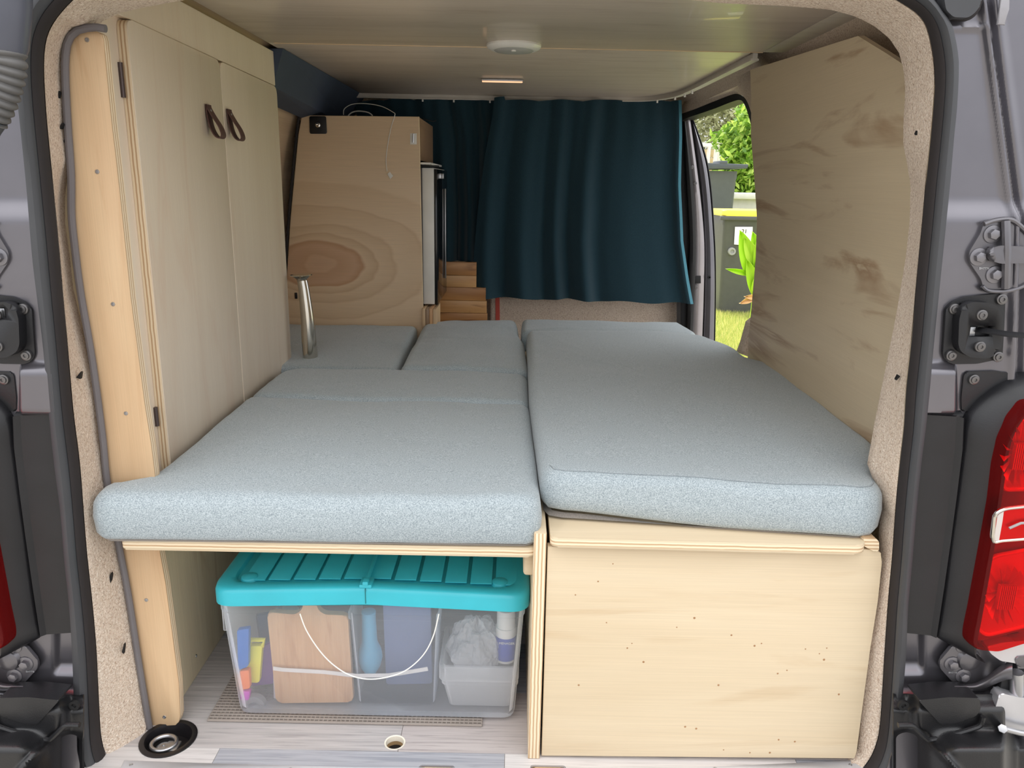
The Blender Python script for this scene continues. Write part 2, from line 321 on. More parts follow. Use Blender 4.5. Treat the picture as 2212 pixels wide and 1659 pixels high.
for (ya, yb, xs, ms) in rows:
    for xa, xb, mi in zip(xs, xs[1:], ms):
        pk = MB().box(xa+.0003, xb-.0003, ya, yb, -.004, 0, .0005, seg=1).build('plank', pl_mats[mi], fl)
        if xa < CUP.x+.05 and xb > CUP.x-.05 and ya < CUP.y+.05 and yb > CUP.y-.05: cut(pk, MB().cyl((CUP.x, CUP.y, -.06), (CUP.x, CUP.y, .02), .043, 40))
        if xa < HOLE.x+.02 and xb > HOLE.x-.02 and ya < HOLE.y+.02 and yb > HOLE.y-.02: cut(pk, MB().cyl((HOLE.x, HOLE.y, -.06), (HOLE.x, HOLE.y, .02), .0165, 30))
        for u_ in (944, 1184):
            q = at(u_, 1656, z=0)
            if ya < 0 and xa < q.x+.031 and xb > q.x-.031: cut(pk, MB().prism(rounded([(q.x-.031, -.06, -.05), (q.x+.031, -.06, -.05), (q.x+.031, q.y+.004, -.05), (q.x-.031, q.y+.004, -.05)], .008), (0, 0, .08)))
g = MB(); g.cyl((HOLE.x, HOLE.y, -.05), (HOLE.x, HOLE.y, -.018), .0162, 24); o = g.build('hole_bottom', blackd, fl)
g = MB(); g.lathe((HOLE.x, HOLE.y, -.03), (0, 0, 1), [(.0165, .020), (.0165, .0292), (.0188, .0302), (.0185, .031), (.0160, .0302), (.0158, .020)], 30, cap=False); g.build('hole_rim', cream, fl)
for u_ in (944, 1184):
    q = at(u_, 1656, z=0); MB().prism(rounded([(q.x-.029, -.04, -.03), (q.x+.029, -.04, -.03), (q.x+.029, q.y+.001, -.03), (q.x-.029, q.y+.001, -.03)], .008), (0, 0, .0275), .002, edge=1).build('ply_insert', [ply_post, PE['z']], fl)

# ceiling panels
cl = MB().box(-.85, .85, .0, 2.35, 1.325, 1.345).build('ceiling', plain('roof_skin', srgb(120, 118, 120), .6)); struct(cl, 'wood-look laminate ceiling of the van')
JY = .925
def cpan(x0, x1, y0, y1): MB().box(x0, x1, y0, y1, 1.292, 1.304, .0012).build('ceiling_panel', [ceil_m], cl)
cpan(-.615, .598, .03, JY-.0008); cpan(-.615, .575, JY+.0008, 2.06); cpan(.5996, .72, .03, JY-.0008)
MB().box(-.60, .60, JY-.002, JY+.002, 1.2905, 1.293, .0005).build('joint_strip', plain('joint', srgb(222, 196, 160), .5), cl)

# side walls: profile x(z)
PR = [(0, .80), (.3, .80), (.5, .775), (.8, .765), (1.0, .745), (1.2, .70), (1.29, .655), (1.325, .62)]
def wx(z):
    for (a, xa), (b_, xb) in zip(PR, PR[1:]):
        if z <= b_: t = (z-a)/(b_-a); return xa+(xb-xa)*max(0, t)
    return PR[-1][1]
zs = [0, .15, .3, .4, .5, .65, .8, .9, 1.0, 1.1, 1.2, 1.25, 1.29, 1.325]
wlx = lambda z: wx(z)+.035*(1-sm(1.15, 1.3, z))
g = MB(); g.loft([[(-wlx(z), y, z) for z in zs]+[(-wlx(z)-.06, y, z) for z in zs[::-1]] for y in (.02, 1.0, 2.3)])
wl = g.build('wall_left', wallply); struct(wl, 'plywood-lined left side wall')
g = MB(); g.loft([[(-.70, 1.0, 1.18), (-.66, 1.0, 1.29), (-.60, 1.0, 1.291), (-.632, 1.0, 1.2)], [(-.72, 2.1, 1.15), (-.66, 2.1, 1.29), (-.60, 2.1, 1.291), (-.668, 2.1, 1.175)]]); g.build('upper_channel', darkblue, wl)
# right wall: carpet wall with side door opening
OY0, OY1, OZ0, OZ1 = 1.12, 2.02, .0, 1.225
g = MB()
g.loft([[(wx(z), y, z) for z in zs]+[(wx(z)+.06, y, z) for z in zs[::-1]] for y in (.02, .5, 1.06)])
def rz(y): return 1.212-.03*max(0, (1.35-y)/.3)
zt = [1.268, 1.275, 1.282, 1.29, 1.325]
g.loft([[(wx(z), y, z) for z in zt]+[(wx(z)+.06, y, z) for z in zt[::-1]] for y in (1.06, 1.3, 1.6, 2.3)])
zb = [0, .1, .2, .3]
wr = g.build('wall_right', carpet_m); struct(wr, 'beige carpeted right side wall around the side opening')
# door opening black frame (rounded front top corner)
yo = lambda u: 2.06-(u-1470)*.0046 if u < 1600 else max(1.13, 1.462-(u-1600)*.010)
fo = [(1465,248),(1500,236),(1545,218),(1582,204),(1597,204),(1610,214),(1620,238),(1629,275),(1638,330),(1648,400),(1650,470)]; fi = [(1465,262),(1492,252),(1540,236),(1578,221),(1598,216),(1607,224),(1615,244),(1623,275),(1632,330),(1641,400),(1645,470)]
FO = spline([at(u, v, y=yo(u)) for u, v in fo], 60); FI = spline([at(u, v, y=yo(u)+.0) for u, v in fi], 60)
g = MB(); g.loft([FO, FI, [p+Vector((.05, 0, 0)) for p in FI], [p+Vector((.05, 0, 0)) for p in FO]], closed=False); g.build('opening_seal', blackd, wr)
g = MB(); g.loft([[Vector((wx(1.29), p.y, 1.29)) for p in FO], [p+Vector((.001, 0, 0)) for p in FO]], closed=False); g.build('header_lining', carpet_m, wr)
# panel added behind the curtains to block daylight from the cab
g = MB(); g.box(-.85, .72, 2.22, 2.26, -.02, 1.33); wf = g.build('front_light_block', carpet_m); struct(wf, 'carpeted panel added behind the curtains to block cab daylight')
g = MB(); g.prism([at(1058, 640, y=2.12), at(1455, 640, y=2.12), at(1480, 652, y=2.12), at(1482, 700, y=2.12), at(1482, 800, y=2.12), at(1058, 800, y=2.12)], (0, .09, 0), .012, 3)
sb = g.build('trim_1', carpet_m); struct(sb, 'beige carpeted ledge below the curtains')
q = [at(1070, 640, y=2.118), at(1079, 640, y=2.118), at(1081, 800, y=2.118), at(1072, 800, y=2.118)]; MB().prism(q, (0, .004, 0)).build('red_seam', plain('red_stitch', srgb(196, 84, 70), .8), sb)

# ---- opening seal curves in the plane of the rear aperture
SO_L = [(200,-95),(130,-55),(78,0),(54,63),(45,110),(47,200),(54,260),(68,400),(80,550),(92,650),(104,750),(116,890),(127,1000),(140,1100),(148,1200),(158,1300),(164,1400),(167,1500),(167,1560),(168,1600),(174,1630),(187,1655),(225,1700),(290,1730)]
SI_L = [(240,-55),(190,-30),(150,0),(100,63),(89,130),(92,200),(96,260),(110,400),(122,520),(133,650),(142,750),(154,890),(168,1000),(176,1100),(184,1200),(195,1300),(204,1400),(209,1500),(212,1560),(215,1600),(223,1630),(239,1655),(275,1685),(330,1700)]
SO_R = [(1880,-85),(1960,-40),(2003,0),(2024,29),(2045,58),(2058,116),(2060,160),(2056,240),(2051,289),(2042,400),(2034,480),(2022,600),(2009,729),(1999,845),(1991,920),(1981,1000),(1971,1100),(1963,1200),(1954,1300),(1950,1400),(1942,1500),(1937,1560),(1931,1600),(1922,1630),(1911,1659),(1875,1700),(1800,1730)]
SI_R = [(1850,-45),(1905,-22),(1941,0),(1988,29),(2006,58),(2019,116),(2024,170),(2019,240),(2015,289),(2003,400),(1996,480),(1984,600),(1973,729),(1960,845),(1956,920),(1947,1000),(1938,1100),(1931,1200),(1922,1300),(1915,1400),(1909,1500),(1905,1560),(1900,1600),(1890,1630),(1872,1659),(1840,1688),(1780,1702)]
top_o = [(400,-118),(750,-128),(1106,-130),(1500,-124),(1740,-108)]; top_i = [(400,-75),(750,-86),(1106,-88),(1500,-82),(1720,-68)]
bot_o = [(1500,1735),(1106,1738),(600,1735)]; bot_i = [(1500,1706),(1106,1708),(600,1706)]
outer = ats(SO_L[::-1]+top_o+SO_R+bot_o, y=0); inner = ats(SI_L[::-1]+top_i+SI_R+bot_i, y=.008)
def dense(a, b_, n):   # matched resampling of two loops
    A, B_ = [], []
    N_ = len(a)
    for i in range(N_):
        pa = [a[(i+j) % N_] for j in (-1, 0, 1, 2)]
        k = max(1, round((pa[2]-pa[1]).length/.012)); 
        i0, i1 = i, (i+1) % N_
        # inner loop nearest matching by arclength fraction
        for q in range(k):
            t = q/k; f = lambda p: .5*((2*p[1])+(p[2]-p[0])*t+(2*p[0]-5*p[1]+4*p[2]-p[3])*t*t+(3*p[1]-p[0]-3*p[2]+p[3])*t**3)
            A.append(f(pa))
    B2 = spline(b_, 1600, True)
    for p in A:
        B_.append(min(B2, key=lambda q: (q-p).length_squared))
    for _ in range(3): B_ = [(B_[i-1]+B_[i]*2+B_[(i+1) % len(B_)])/4 for i in range(len(B_))]
    return A, B_
A_, B_ = dense(outer, inner, 0)
def off(P_, y, t=0.0, Q=None): return [Vector((p.x, y, p.z)) if Q is None else Vector((p.x+(q.x-p.x)*t, y, p.z+(q.z-p.z)*t)) for p, q in zip(P_, Q or P_)]
g = MB(); g.loft([off(A_, .010, 0, B_), off(A_, -.004, 0, B_), off(A_, -.016, .10, B_), off(A_, -.018, .28, B_), off(A_, -.0185, .52, B_), off(A_, -.014, .70, B_), off(A_, -.009, .77, B_), off(A_, .014, .77, B_)], cap=False)
seal = thing('rubber_door_seal', 'thick black rubber seal running all round the rear door opening', 'seal', (0, 0, 0))
g.build('seal_bulb', rubber, seal)
g = MB(); g.loft([off(A_, -.006, .76, B_), off(A_, -.008, .81, B_), off(A_, -.006, .90, B_), off(A_, .001, 1.0, B_), off(A_, .012, 1.0, B_), off(A_, .014, .76, B_)], cap=False); g.build('seal_lip', rubber_l, seal)

# outer body skin of the van round the opening
up = sorted([p for p in A_ if p.z > 1.17], key=lambda p: p.x)
g = MB(); g.loft([[Vector((p.x, .012, p.z-.004)) for p in up], [Vector((p.x, .004, 1.30)) for p in up], [Vector((p.x, .02, 1.37)) for p in up], [Vector((p.x, .06, 1.385)) for p in up]], closed=False); o = g.build('wall_rear_top', paint); struct(o, 'grey painted metal header above the rear opening')
g = MB(); g.box(-.90, .90, .02, 2.4, 1.346, 1.386, .015); o = g.build('trim_3', paint); struct(o, 'grey painted outer roof skin of the van')
g = MB(); g.box(-.905, -.885, .012, 2.4, -.3, 1.37, .006); o = g.build('trim_4', paint); struct(o, 'grey painted outer left side of the van')
g = MB(); g.box(.885, .905, .012, 1.06, -.3, 1.37, .006); o = g.build('trim_5', paint); struct(o, 'grey painted outer right side of the van')
g = MB(); g.prism([(-.9, -.02, -.36), (-.9, -.09, -.33), (-.9, -.10, -.12), (-.9, -.03, -.105), (-.9, .3, -.105), (-.9, .3, -.36)], (1.8, 0, 0), .01); o = g.build('trim_6', bumper_m); struct(o, 'black plastic bumper below the sill')

# ---- carpeted rim (trim_2)
RI = [(1700,-60,.10),(1106,-55,.10),(560,-40,.10),(420,-15,.10),(347,1,.10),(290,12,.10),(249,22,.10),(214,38,.095),(197,55,.09),(162,61,.09),(145,81,.088),(134,116,.088),(132,160,.088),(136,203,.088),(140,290,.088),(147,347,.088),(136,385,.088),(131,430,.088),(132,487,.088),(141,550,.088),(150,628,.088),(172,722,.088),(188,785,.088),(204,857,.088),(213,941,.088),(228,1035,.088),(251,1170,.085),(268,1255,.085),(289,1392,.082),(313,1548,.08),(318,1575,.075),(301,1601,.055),(277,1645,.022),(265,1662,.012),(262,1690,.0)]
RR = [(1830,1690,.0),(1835,1663,.012),(1843,1640,.03),(1853,1620,.04),(1862,1540,.04),(1880,1380,.04),(1905,1200,.045),(1906,1150,.05),(1912,1100,.06),(1880,1010,.075),(1885,985,.08),(1898,912,.09),(1925,780,.09),(1945,680,.09),(1965,560,.09),(1974,480,.09),(1976,400,.09),(1968,350,.09),(1960,310,.09),(1961,260,.09),(1965,195,.09),(1962,150,.09),(1952,110,.09),(1930,77,.09),(1900,52,.092),(1860,30,.095),(1800,14,.10),(1700,6,.10),(1560,0,.10)]
# right rim lies in front of the wall panel
rim_in = [at(u, v, y=y) for u, v, y in (RI[4:]+RR+[(1300,-28,.10),(900,-32,.10),(500,-26,.10)])]
Aw = B_; Bi2 = resample(rim_in, 1400, True)
# match rim by angle around centre
cx, cz = 0.0, .62
ang = lambda p: math.atan2((p.z-cz)/1.15, p.x-cx)
def angmatch(A, B2):
    out = []
    for p in A:
        a = ang(p); out.append(min(B2, key=lambda q: abs((ang(q)-a+math.pi) % (2*math.pi)-math.pi)))
    return out
Bm = angmatch(Aw, Bi2)
def rim(t, extra=0):
    out = []
    for p, q in zip(Aw, Bm):
        e = sm(0, 1, t); out.append(Vector((p.x+(q.x-p.x)*t, .012+(q.y-.012)*(t**1.3)-extra, p.z+(q.z-p.z)*t)))
    return out
g = MB(); rings = [[Vector((p.x, .014, p.z)) for p in Aw]]+[rim(t) for t in (.12, .3, .5, .7, .85, .95, 1)]
last = [Vector((p.x*1.006, p.y+.02, p.z)) for p in rings[-1]]; g.loft(rings+[last], cap=False)
rimo = g.build('trim_2', carpet_m, angle=80); struct(rimo, 'beige carpet lining the rim of the rear opening')
for (u, v, w_, h_, sl) in ((126,204,2,8,0),(132,272,5,7,0),(139,303,3,5,0),(131,681+4,0,0,0),(170,811,6,8,-.7),(237,1249,5,11,-.5),(266,1402,3,11,-.45),(1990,214,2,6,0),(1983,285,4,7,0),(1941,816,5,6,.6)):
    if w_ == 0: continue
    # small slits in the carpet, laid on the rim surface
    p0 = at(u, v, y=.05); best = min(((r_[i], r_) for r_ in rings for i in range(0, len(Aw))), key=lambda q: abs(pxo(q[0])[0]-u)+abs(pxo(q[0])[1]-v))[0]
    yb_ = best.y-.004; pts = [at(u-w_, v+h_*.6, y=yb_), at(u-w_*.2-sl*w_, v+h_, y=yb_), at(u+w_*.8, v-h_*.5, y=yb_), at(u+w_*.3-sl*w_*.5, v-h_, y=yb_)]
    MB().prism(pts, (0, .006, 0)).build('slit', blackd, rimo)
# sill strip
sill = thing('sill_strip', 'brushed aluminium sill strip across the bottom of the rear opening', 'strip', (0, -.01, 0))
pts = [at(258, 1668, z=.002), at(268, 1642, z=.002), at(460, 1649, z=.002), at(760, 1657, z=.002), at(1106, 1659, z=.002), at(1500, 1658, z=.002), at(1700, 1649, z=.002), at(1852, 1641, z=.002), at(1868, 1664, z=.002)]
pts += [Vector((.66, -.05, .002)), Vector((-.66, -.05, .002))]
so_ = MB().prism(pts, (0, 0, -.0025), .0006).build('strip_plate', alu, sill)
for u, v in ((283, 1652), (627, 1661), (1545, 1660), (1837, 1652)): put(SCREW, 'screw', at(u, v, z=.0022), sill, (-math.pi/2, 0, 0), 1.2)

# ================================================================ REAR PILLARS (both sides, mirrored)
def body_y(u, v):
    y = .010
    y -= .012*sm(430, 478, v)
    lu = 2137+(v-60)*.128 if v < 480 else 2190+(v-480)*-.03
    y -= .010*math.exp(-((u-lu)/9)**2); y += .012*math.exp(-((u-lu-22)/9)**2); y += .006*sm(lu+26, lu+60, u)
    y -= .003*math.exp(-((v-57)/5)**2)*(1-sm(2125, 2145, u))
    blk = sm(780, 800, v)*(1-sm(884, 894, v))*(1-sm(2050, 2066, u)); y -= .014*blk
    rec = sm(1350, 1366, v)*(1-sm(1440, 1462, v))*(1-sm(1985, 2003, u)); y += .012*rec
    y -= .02*sm(1478, 1500, v)
    return y
for side in (1, -1):
    S = 'right' if side > 0 else 'left'
    M = (lambda u: u) if side > 0 else (lambda u: 2112-u)
    prof = [at(u, v, y=0) for u, v in (SO_R if side > 0 else SO_L)]
    prof = sorted(prof, key=lambda p: p.z)
    def xs(z):
        for a, b2 in zip(prof, prof[1:]):
            if z <= b2.z: t = (z-a.z)/max(1e-6, b2.z-a.z); return a.x+(b2.x-a.x)*max(0, t)
        return prof[-1].x
    def fn(i, j):
        z = -.10+1.42*j; x = xs(z)-side*.012; x = x+(side*.90-x)*i
        u, v = pxo((x, 0, z)); return Vector((x, body_y(M(u), v), z))
    g = MB(); g.grid(fn, 170, 300); o = g.build('wall_rear_'+S, paint, angle=60, solid=-.002 if side > 0 else .002); struct(o, 'grey painted metal rear pillar, %s side' % S)
    body = o
    def poly(pts, y): return [at(M(u), v, y=y) for u, v in pts]
    sh = lambda pts, y, th, bev, name, mat, par, rr=0: MB().prism(rounded(poly(pts, y), rr) if rr else poly(pts, y), (0, th, 0), bev, 3).build(name, mat, par)
    # upper hinge
    h = thing('upper_door_hinge', 'grey stamped hinge bracket with hexagon bolts high on the %s pillar' % S, 'hinge', at(M(2150), 555, y=-.004))
    sh([(2127,478),(2180,470),(2200,482),(2240,520),(2240,610),(2196,628),(2136,631),(2124,622),(2120,604),(2094,566),(2093,545),(2118,504),(2122,492)], -.008, .006, .002, 'bracket', paint_d, h, .006)
    g = MB(); g.prism(rounded(poly([(2138,538),(2160,530),(2240,534),(2240,568),(2160,570),(2140,562)], -.022), .008), (0, .014, 0), .008, 3); g.build('pressed_rib', paint_d, h)
    g = MB(); g.tube([at(M(2172), 478, y=-.012), at(M(2174), 540, y=-.02), at(M(2172), 622, y=-.012)], .006, 8); g.build('fold', paint_d, h)
    g = MB(); g.tube(spline([at(M(u), v, y=-.010) for u, v in ((2126,484),(2150,476),(2182,474),(2204,488),(2240,524))], 24), .0035, 8); g.build('flange', paint_d, h); g = MB(); g.tube(spline([at(M(u), v, y=-.010) for u, v in ((2122,618),(2135,628),(2170,629),(2200,622),(2240,604))], 24), .003, 8); g.build('flange', paint_d, h)
    for u, v in ((2143, 506), (2113, 555), (2148, 593)): put(HEX, 'bolt', at(M(u), v, y=-.008), h)
    if side > 0: text_obj('BH7776', 'stamping', at(2126, 580, y=-.0086), .0045, (math.pi/2, 0, 0), plain('stamp', srgb(190, 190, 192), .5), h)
    # door check plate
    c_ = thing('door_check_plate', 'black plastic door check plate with a slot and six bolts on the %s pillar' % S, 'plate', at(M(2105), 715, y=-.004))
    sh([(2043,668),(2058,652),(2085,641),(2125,637),(2165,634),(2172,642),(2170,700),(2166,765),(2158,776),(2110,786),(2060,787),(2042,780),(2037,765),(2039,735)], -.008, .008, .002, 'plate', black, c_, .004)
    g = MB(); g.prism(rounded(poly([(2072,690),(2080,662),(2100,652),(2140,654),(2158,664),(2166,690),(2165,745),(2156,764),(2135,775),(2095,772),(2076,760),(2070,745)], -.026), .006), (0, .018, 0), .008, 4)
    dm = g.build('cover_dome', black, c_); cut(dm, MB().box(*sorted((at(M(2098), 714, y=-.03).x, at(M(2150), 714, y=-.03).x)), -.05, -.012, at(2100, 729, y=-.03).z, at(2100, 704, y=-.03).z), False)
    sh([(2090,699),(2152,697),(2158,706),(2156,732),(2092,734)], -.0275, .003, .001, 'slot_frame', plain('slot_frame', srgb(60, 58, 58), .4), c_) if False else None
    g = MB(); g.box(*sorted((at(M(2092), 714, y=-.012).x, at(M(2104), 714, y=-.012).x)), -.016, -.010, at(2100, 728, y=-.012).z, at(2100, 705, y=-.012).z, .001); g.build('slot_liner', steel, c_)
    for u, v, y in ((2060, 667, -.008), (2162, 646, -.008), (2119, 680, -.025), (2115, 748, -.025), (2053, 767, -.008), (2154, 770, -.008)): put(TORX, 'bolt', at(M(u), v, y=y), c_)
    if side > 0:
        g = MB(); g.tube(spline([at(2112, 712, y=-.016), at(2140, 716, y=-.035), at(2180, 722, y=-.06), at(2240, 726, y=-.09)], 20), .0052, 8, flat=.45)
        tag(g.build('door_check_strap', black), 'black door check strap coming out of the right plate slot', 'strap')
    # tail light housing cover
    hs = thing('tail_light_housing', 'black plastic tail light housing and pillar cover, %s side' % S, 'housing', at(M(2060), 1100, y=-.01))
    sh([(2082,812),(2088,803),(2150,801),(2178,806),(2190,818),(2150,850),(2110,885),(2078,890),(2077,860)], -.006, .010, .003, 'mounting_tab', black, hs, .004)
    put(TORX, 'bolt', at(M(2102), 819, y=-.006), hs)
    # rounded swelling body around the lamp
    L_ = spline([at(M(u), v, y=0) for u, v in ((2215,803),(2150,828),(2100,868),(2076,905),(2068,960),(2055,1060),(2042,1150),(2030,1250),(2018,1330),(2012,1362),(2035,1378),(2078,1394))], 60)
    R_ = spline([at(M(u), v, y=0) for u, v in ((2260,830),(2205,858),(2170,896),(2150,940),(2140,1000),(2128,1080),(2118,1150),(2104,1230),(2090,1310),(2080,1360),(2078,1384),(2095,1396))], 60)
    g = MB(); g.loft([[Vector((a.x+(b2.x-a.x)*t, y, a.z+(b2.z-a.z)*t)) for a, b2 in zip(L_, R_)] for t, y in ((0, .012), (0, -.012), (.06, -.020), (.25, -.032), (.55, -.042), (.8, -.046), (.93, -.044), (1, -.036), (1, .012))], closed=False)
    g.build('lamp_surround', black, hs)
    L2 = [at(M(u), v, y=0) for u, v in ((1985,893),(1976,960),(1966,1060),(1958,1150),(1949,1260),(1944,1362))]
    R2 = [at(M(u), v, y=0) for u, v in ((2072,893),(2070,960),(2058,1060),(2046,1150),(2030,1260),(2014,1362))]
    g = MB(); g.loft([[Vector((a.x+(b2.x-a.x)*t, y, a.z)) for a, b2 in zip(L2, R2)] for t, y in ((-.1, .012), (0, -.006), (.5, -.010), (.82, -.013), (.93, -.020), (1.02, -.013))], closed=False)
    a0, b0 = L2[0], R2[0]; g.prism([Vector((a0.x, -.006, a0.z)), Vector((b0.x, -.012, b0.z)), Vector((b0.x, .01, b0.z+.012)), Vector((a0.x, .01, a0.z+.012))], (0, .002, 0))
    g.build('pillar_cover', black, hs)
    # tail light
    tl = thing('tail_light', 'red tail light with a clear reversing window, %s side' % S, 'tail light', at(M(2150), 1150, y=-.04))
    out = [(2240,858),(2205,866),(2176,900),(2155,945),(2144,1000),(2134,1080),(2122,1150),(2108,1230),(2094,1310),(2084,1360),(2082,1380),(2096,1392),(2140,1396),(2200,1378),(2260,1368),(2280,1100)]
    def ring(k, y):
        P_ = [at(M(u), v, y=-.045) for u, v in out]; P_ = rounded(P_, .006, 3); c0 = Vector((sum(p.x for p in P_)/len(P_), 0, sum(p.z for p in P_)/len(P_)))
        return [Vector((c0.x+(p.x-c0.x)*k[0], y, c0.z+(p.z-c0.z)*k[1])) for p in P_]
    g = MB(); g.loft([ring((1, 1), -.030), ring((1, 1), -.050), ring((.975, .99), -.060), ring((.93, .975), -.066), ring((.5, .6), -.070)]); g.build('lens', lens_red, tl)
    g = MB(); g.loft([ring((.99, .995), -.028), ring((.97, .985), -.034), ring((.5, .6), -.034)]); g.build('lamp_base', refl_dk, tl)
    for lo, seedn in (([(2172,925),(2200,908),(2262,900),(2262,1055),(2170,1058),(2163,1040),(2166,960)], 1), ([(2128,1215),(2150,1200),(2262,1180),(2262,1340),(2130,1372),(2112,1360),(2116,1290)], 2)):
        P_ = rounded(poly(lo, -.040), .008); g = MB(); g.prism(P_, (0, .004, 0), .001); g.build('reflector_tray', refl_red, tl)
        g = MB(); g.tube(P_, .0035, 8, loop=True); g.build('light_guide', refl_red, tl)
        c0 = Vector((sum(p.x for p in P_)/len(P_), -.046, sum(p.z for p in P_)/len(P_))); rnd = random.Random(seedn)
        g = MB()
        for k in range(16):
            a = k*.3927+.1; q = c0+Vector((math.cos(a)*.03*side, 0, math.sin(a)*.045)); g.prism([c0+Vector((math.cos(a)*.010, .004, math.sin(a)*.014)), q+Vector((0, .003, .004)), q+Vector((.002, -.008, -.004))], (.0005, .0015, .0005))
        g.build('reflector_facets', refl_red, tl)
        g = MB()
        for k in range(9): g.box(c0.x-.012+k*.003, c0.x-.0105+k*.003, -.052, -.044, c0.z-.022, c0.z+.018)
        g.build('lens_ribs', refl_red, tl)
    P_ = rounded(poly([(2150,1108),(2172,1098),(2262,1088),(2262,1160),(2160,1168),(2146,1172),(2143,1160)], -.069), .008)
    MB().prism(P_, (0, .006, 0), .002).build('reversing_window', refl_w, tl); g = MB(); g.tube([p-Vector((0, .001, 0)) for p in P_], .0025, 8, loop=True); g.build('window_rim', chrome, tl)
    g = MB(); g.tube([at(M(2180), 1141, y=-.0735), at(M(2205), 1130, y=-.0735), at(M(2250), 1128, y=-.0735)], .002, 8); g.build('window_slot', plain('grey_slot', srgb(150, 144, 144), .3), tl)
    # lower hinge
    lh = thing('lower_door_hinge', 'grey stamped hinge bracket and arm low on the %s pillar' % S, 'hinge', at(M(2080), 1440, y=-.02))
    sh([(2058,1395),(2075,1392),(2128,1400),(2150,1420),(2176,1432),(2176,1478),(2140,1490),(2100,1496),(2072,1494),(2060,1476),(2031,1444),(2030,1428)], -.016, .006, .002, 'bracket', paint_d, lh, .005)
    g = MB()
    def arm(i, j):
        u = 2062+i*125; vc = 1484-36*sm(.3, 1, i); hw = 10+22*sm(.1, 1, i); v = vc+(j-.5)*2*hw*.6
        return at(M(u), v, y=-.022-.014*math.sin(math.pi*j)-.02*sm(.4, 1, i))
    g.grid(arm, 20, 8); g.build('arm', paint_d, lh, angle=80, solid=.003)
    g = MB(); g.lathe(at(M(2092), 1424, y=-.016), (0, -1, 0), [(.020, 0), (.017, .006), (.010, .009), (0, .010)], 24); g.build('pressed_dome', paint_d, lh)
    for u, v in ((2056, 1433), (2080, 1459), (2081, 1396)): put(HEX, 'bolt', at(M(u), v, y=-.016), lh)
    if side > 0: text_obj('BH7778', 'stamping', at(2058, 1453, y=-.0168), .0042, (math.pi/2, 0, 0), plain('stamp2', srgb(150, 150, 152), .5), lh)
    else: text_obj('BH7778', 'stamping', at(65, 1451, y=-.0168), .0042, (math.pi/2, 0, 0), plain('stamp3', srgb(150, 150, 152), .5), lh)
    # bumper
    bp = thing('rear_bumper', 'textured black plastic rear bumper corner, %s side' % S, 'bumper', at(M(2050), 1600, y=-.04))
    def bf(i, j):
        u = (1930)+i*(2245-1930); v = 1500+j*230
        y = -.036-.02*sm(0, .18, j)-.05*sm(.30, .55, j)*sm(.18, .45, i)
        y += .05*math.exp(-((u-1965)/26)**2)*sm(.32, .42, j)
        y -= .012*math.exp(-((u-(2010+(v-1600)*.9))/10)**2)*sm(.45, .55, j)
        y += .02*(1-sm(1955, 1990, u))
        y += .06*sm(2165, 2200, u)
        return at(M(u), v, y=y)
    g = MB(); g.grid(bf, 70, 60); g.build('bumper_skin', bumper_m, bp, angle=70, solid=.003 if side < 0 else -.003)
    sh([(1984,1513),(2050,1506),(2116,1508),(2119,1534),(2108,1547),(2075,1559),(2041,1568),(2030,1563)], -.062, .04, .004, 'step_pad', bumper_m, bp, .004)
    g = MB(); g.tube(spline([at(M(u), v, y=-.062) for u, v in ((1940,1566),(1968,1566),(1975,1570),(2002,1596),(2015,1597),(2060,1586),(2100,1574),(2118,1566),(2124,1548))], 40), .0042, 8); g.build('edge_bead', bumper_m, bp)
    g = MB(); g.lathe(at(M(1950), 1522, y=-.036), (0, -1, 0), [(.009, 0), (.0085, .004), (.004, .004), (.003, .001), (0, .001)], 20); g.build('clip', blackd, bp)
# right open door fragments
for (pts, y, nm, lb) in (([(2132,1398),(2165,1388),(2260,1380),(2260,1455),(2190,1432),(2162,1428),(2140,1412)], -.05, 'door_hinge_leaf', 'upper silver hinge leaf of the open door at the right edge'), ([(2158,1503),(2166,1498),(2206,1508),(2260,1506),(2260,1592),(2210,1580),(2158,1577),(2148,1562),(2150,1530)], -.05, 'door_hinge_leaf', 'lower silver hinge leaf of the open door above the bumper')):
    t = thing(nm, lb, 'hinge', at(pts[0][0], pts[0][1], y=y)); MB().prism(rounded([at(u, v, y=y) for u, v in pts], .005), (0, .02, 0), .004, 3).build('leaf', plain('silver_paint', srgb(196, 196, 200), .3, .7, .4), t)
    MB().prism(rounded([at(u, v, y=y-.002) for u, v in ((pts[0][0]+60, pts[0][1]+22), (2270, pts[0][1]+14), (2270, pts[0][1]+50), (pts[0][0]+66, pts[0][1]+44))], .006), (0, .006, 0), .003, 3).build('pressing', paint_d, t)
t = thing('hinge_pin', 'dark threaded hinge pin between the silver hinge leaves', 'pin', at(2190, 1475, y=-.04)); MB().cyl(at(2196, 1452, y=-.04), at(2196, 1500, y=-.04), .010, 12, bev=.002).build('pin', steel, t); MB().box(at(2160, 1470, y=-.03).x, at(2240, 1470, y=-.03).x, -.034, -.02, at(2180, 1496, y=-.03).z, at(2180, 1450, y=-.03).z, .003).build('gasket', blackd, t)
t = thing('metal_stay_rod', 'thin silver rod below the lower hinge leaf at the right edge', 'rod', at(2170, 1572, y=-.06)); MB().tube([at(2168, 1574, y=-.065), at(2200, 1582, y=-.065), at(2260, 1592, y=-.065)], .0045, 10).build('rod', steel, t); MB().cyl(at(2166, 1574, y=-.06), at(2166, 1574, y=-.075), .007, 6, bev=.001).build('nut', steel, t)
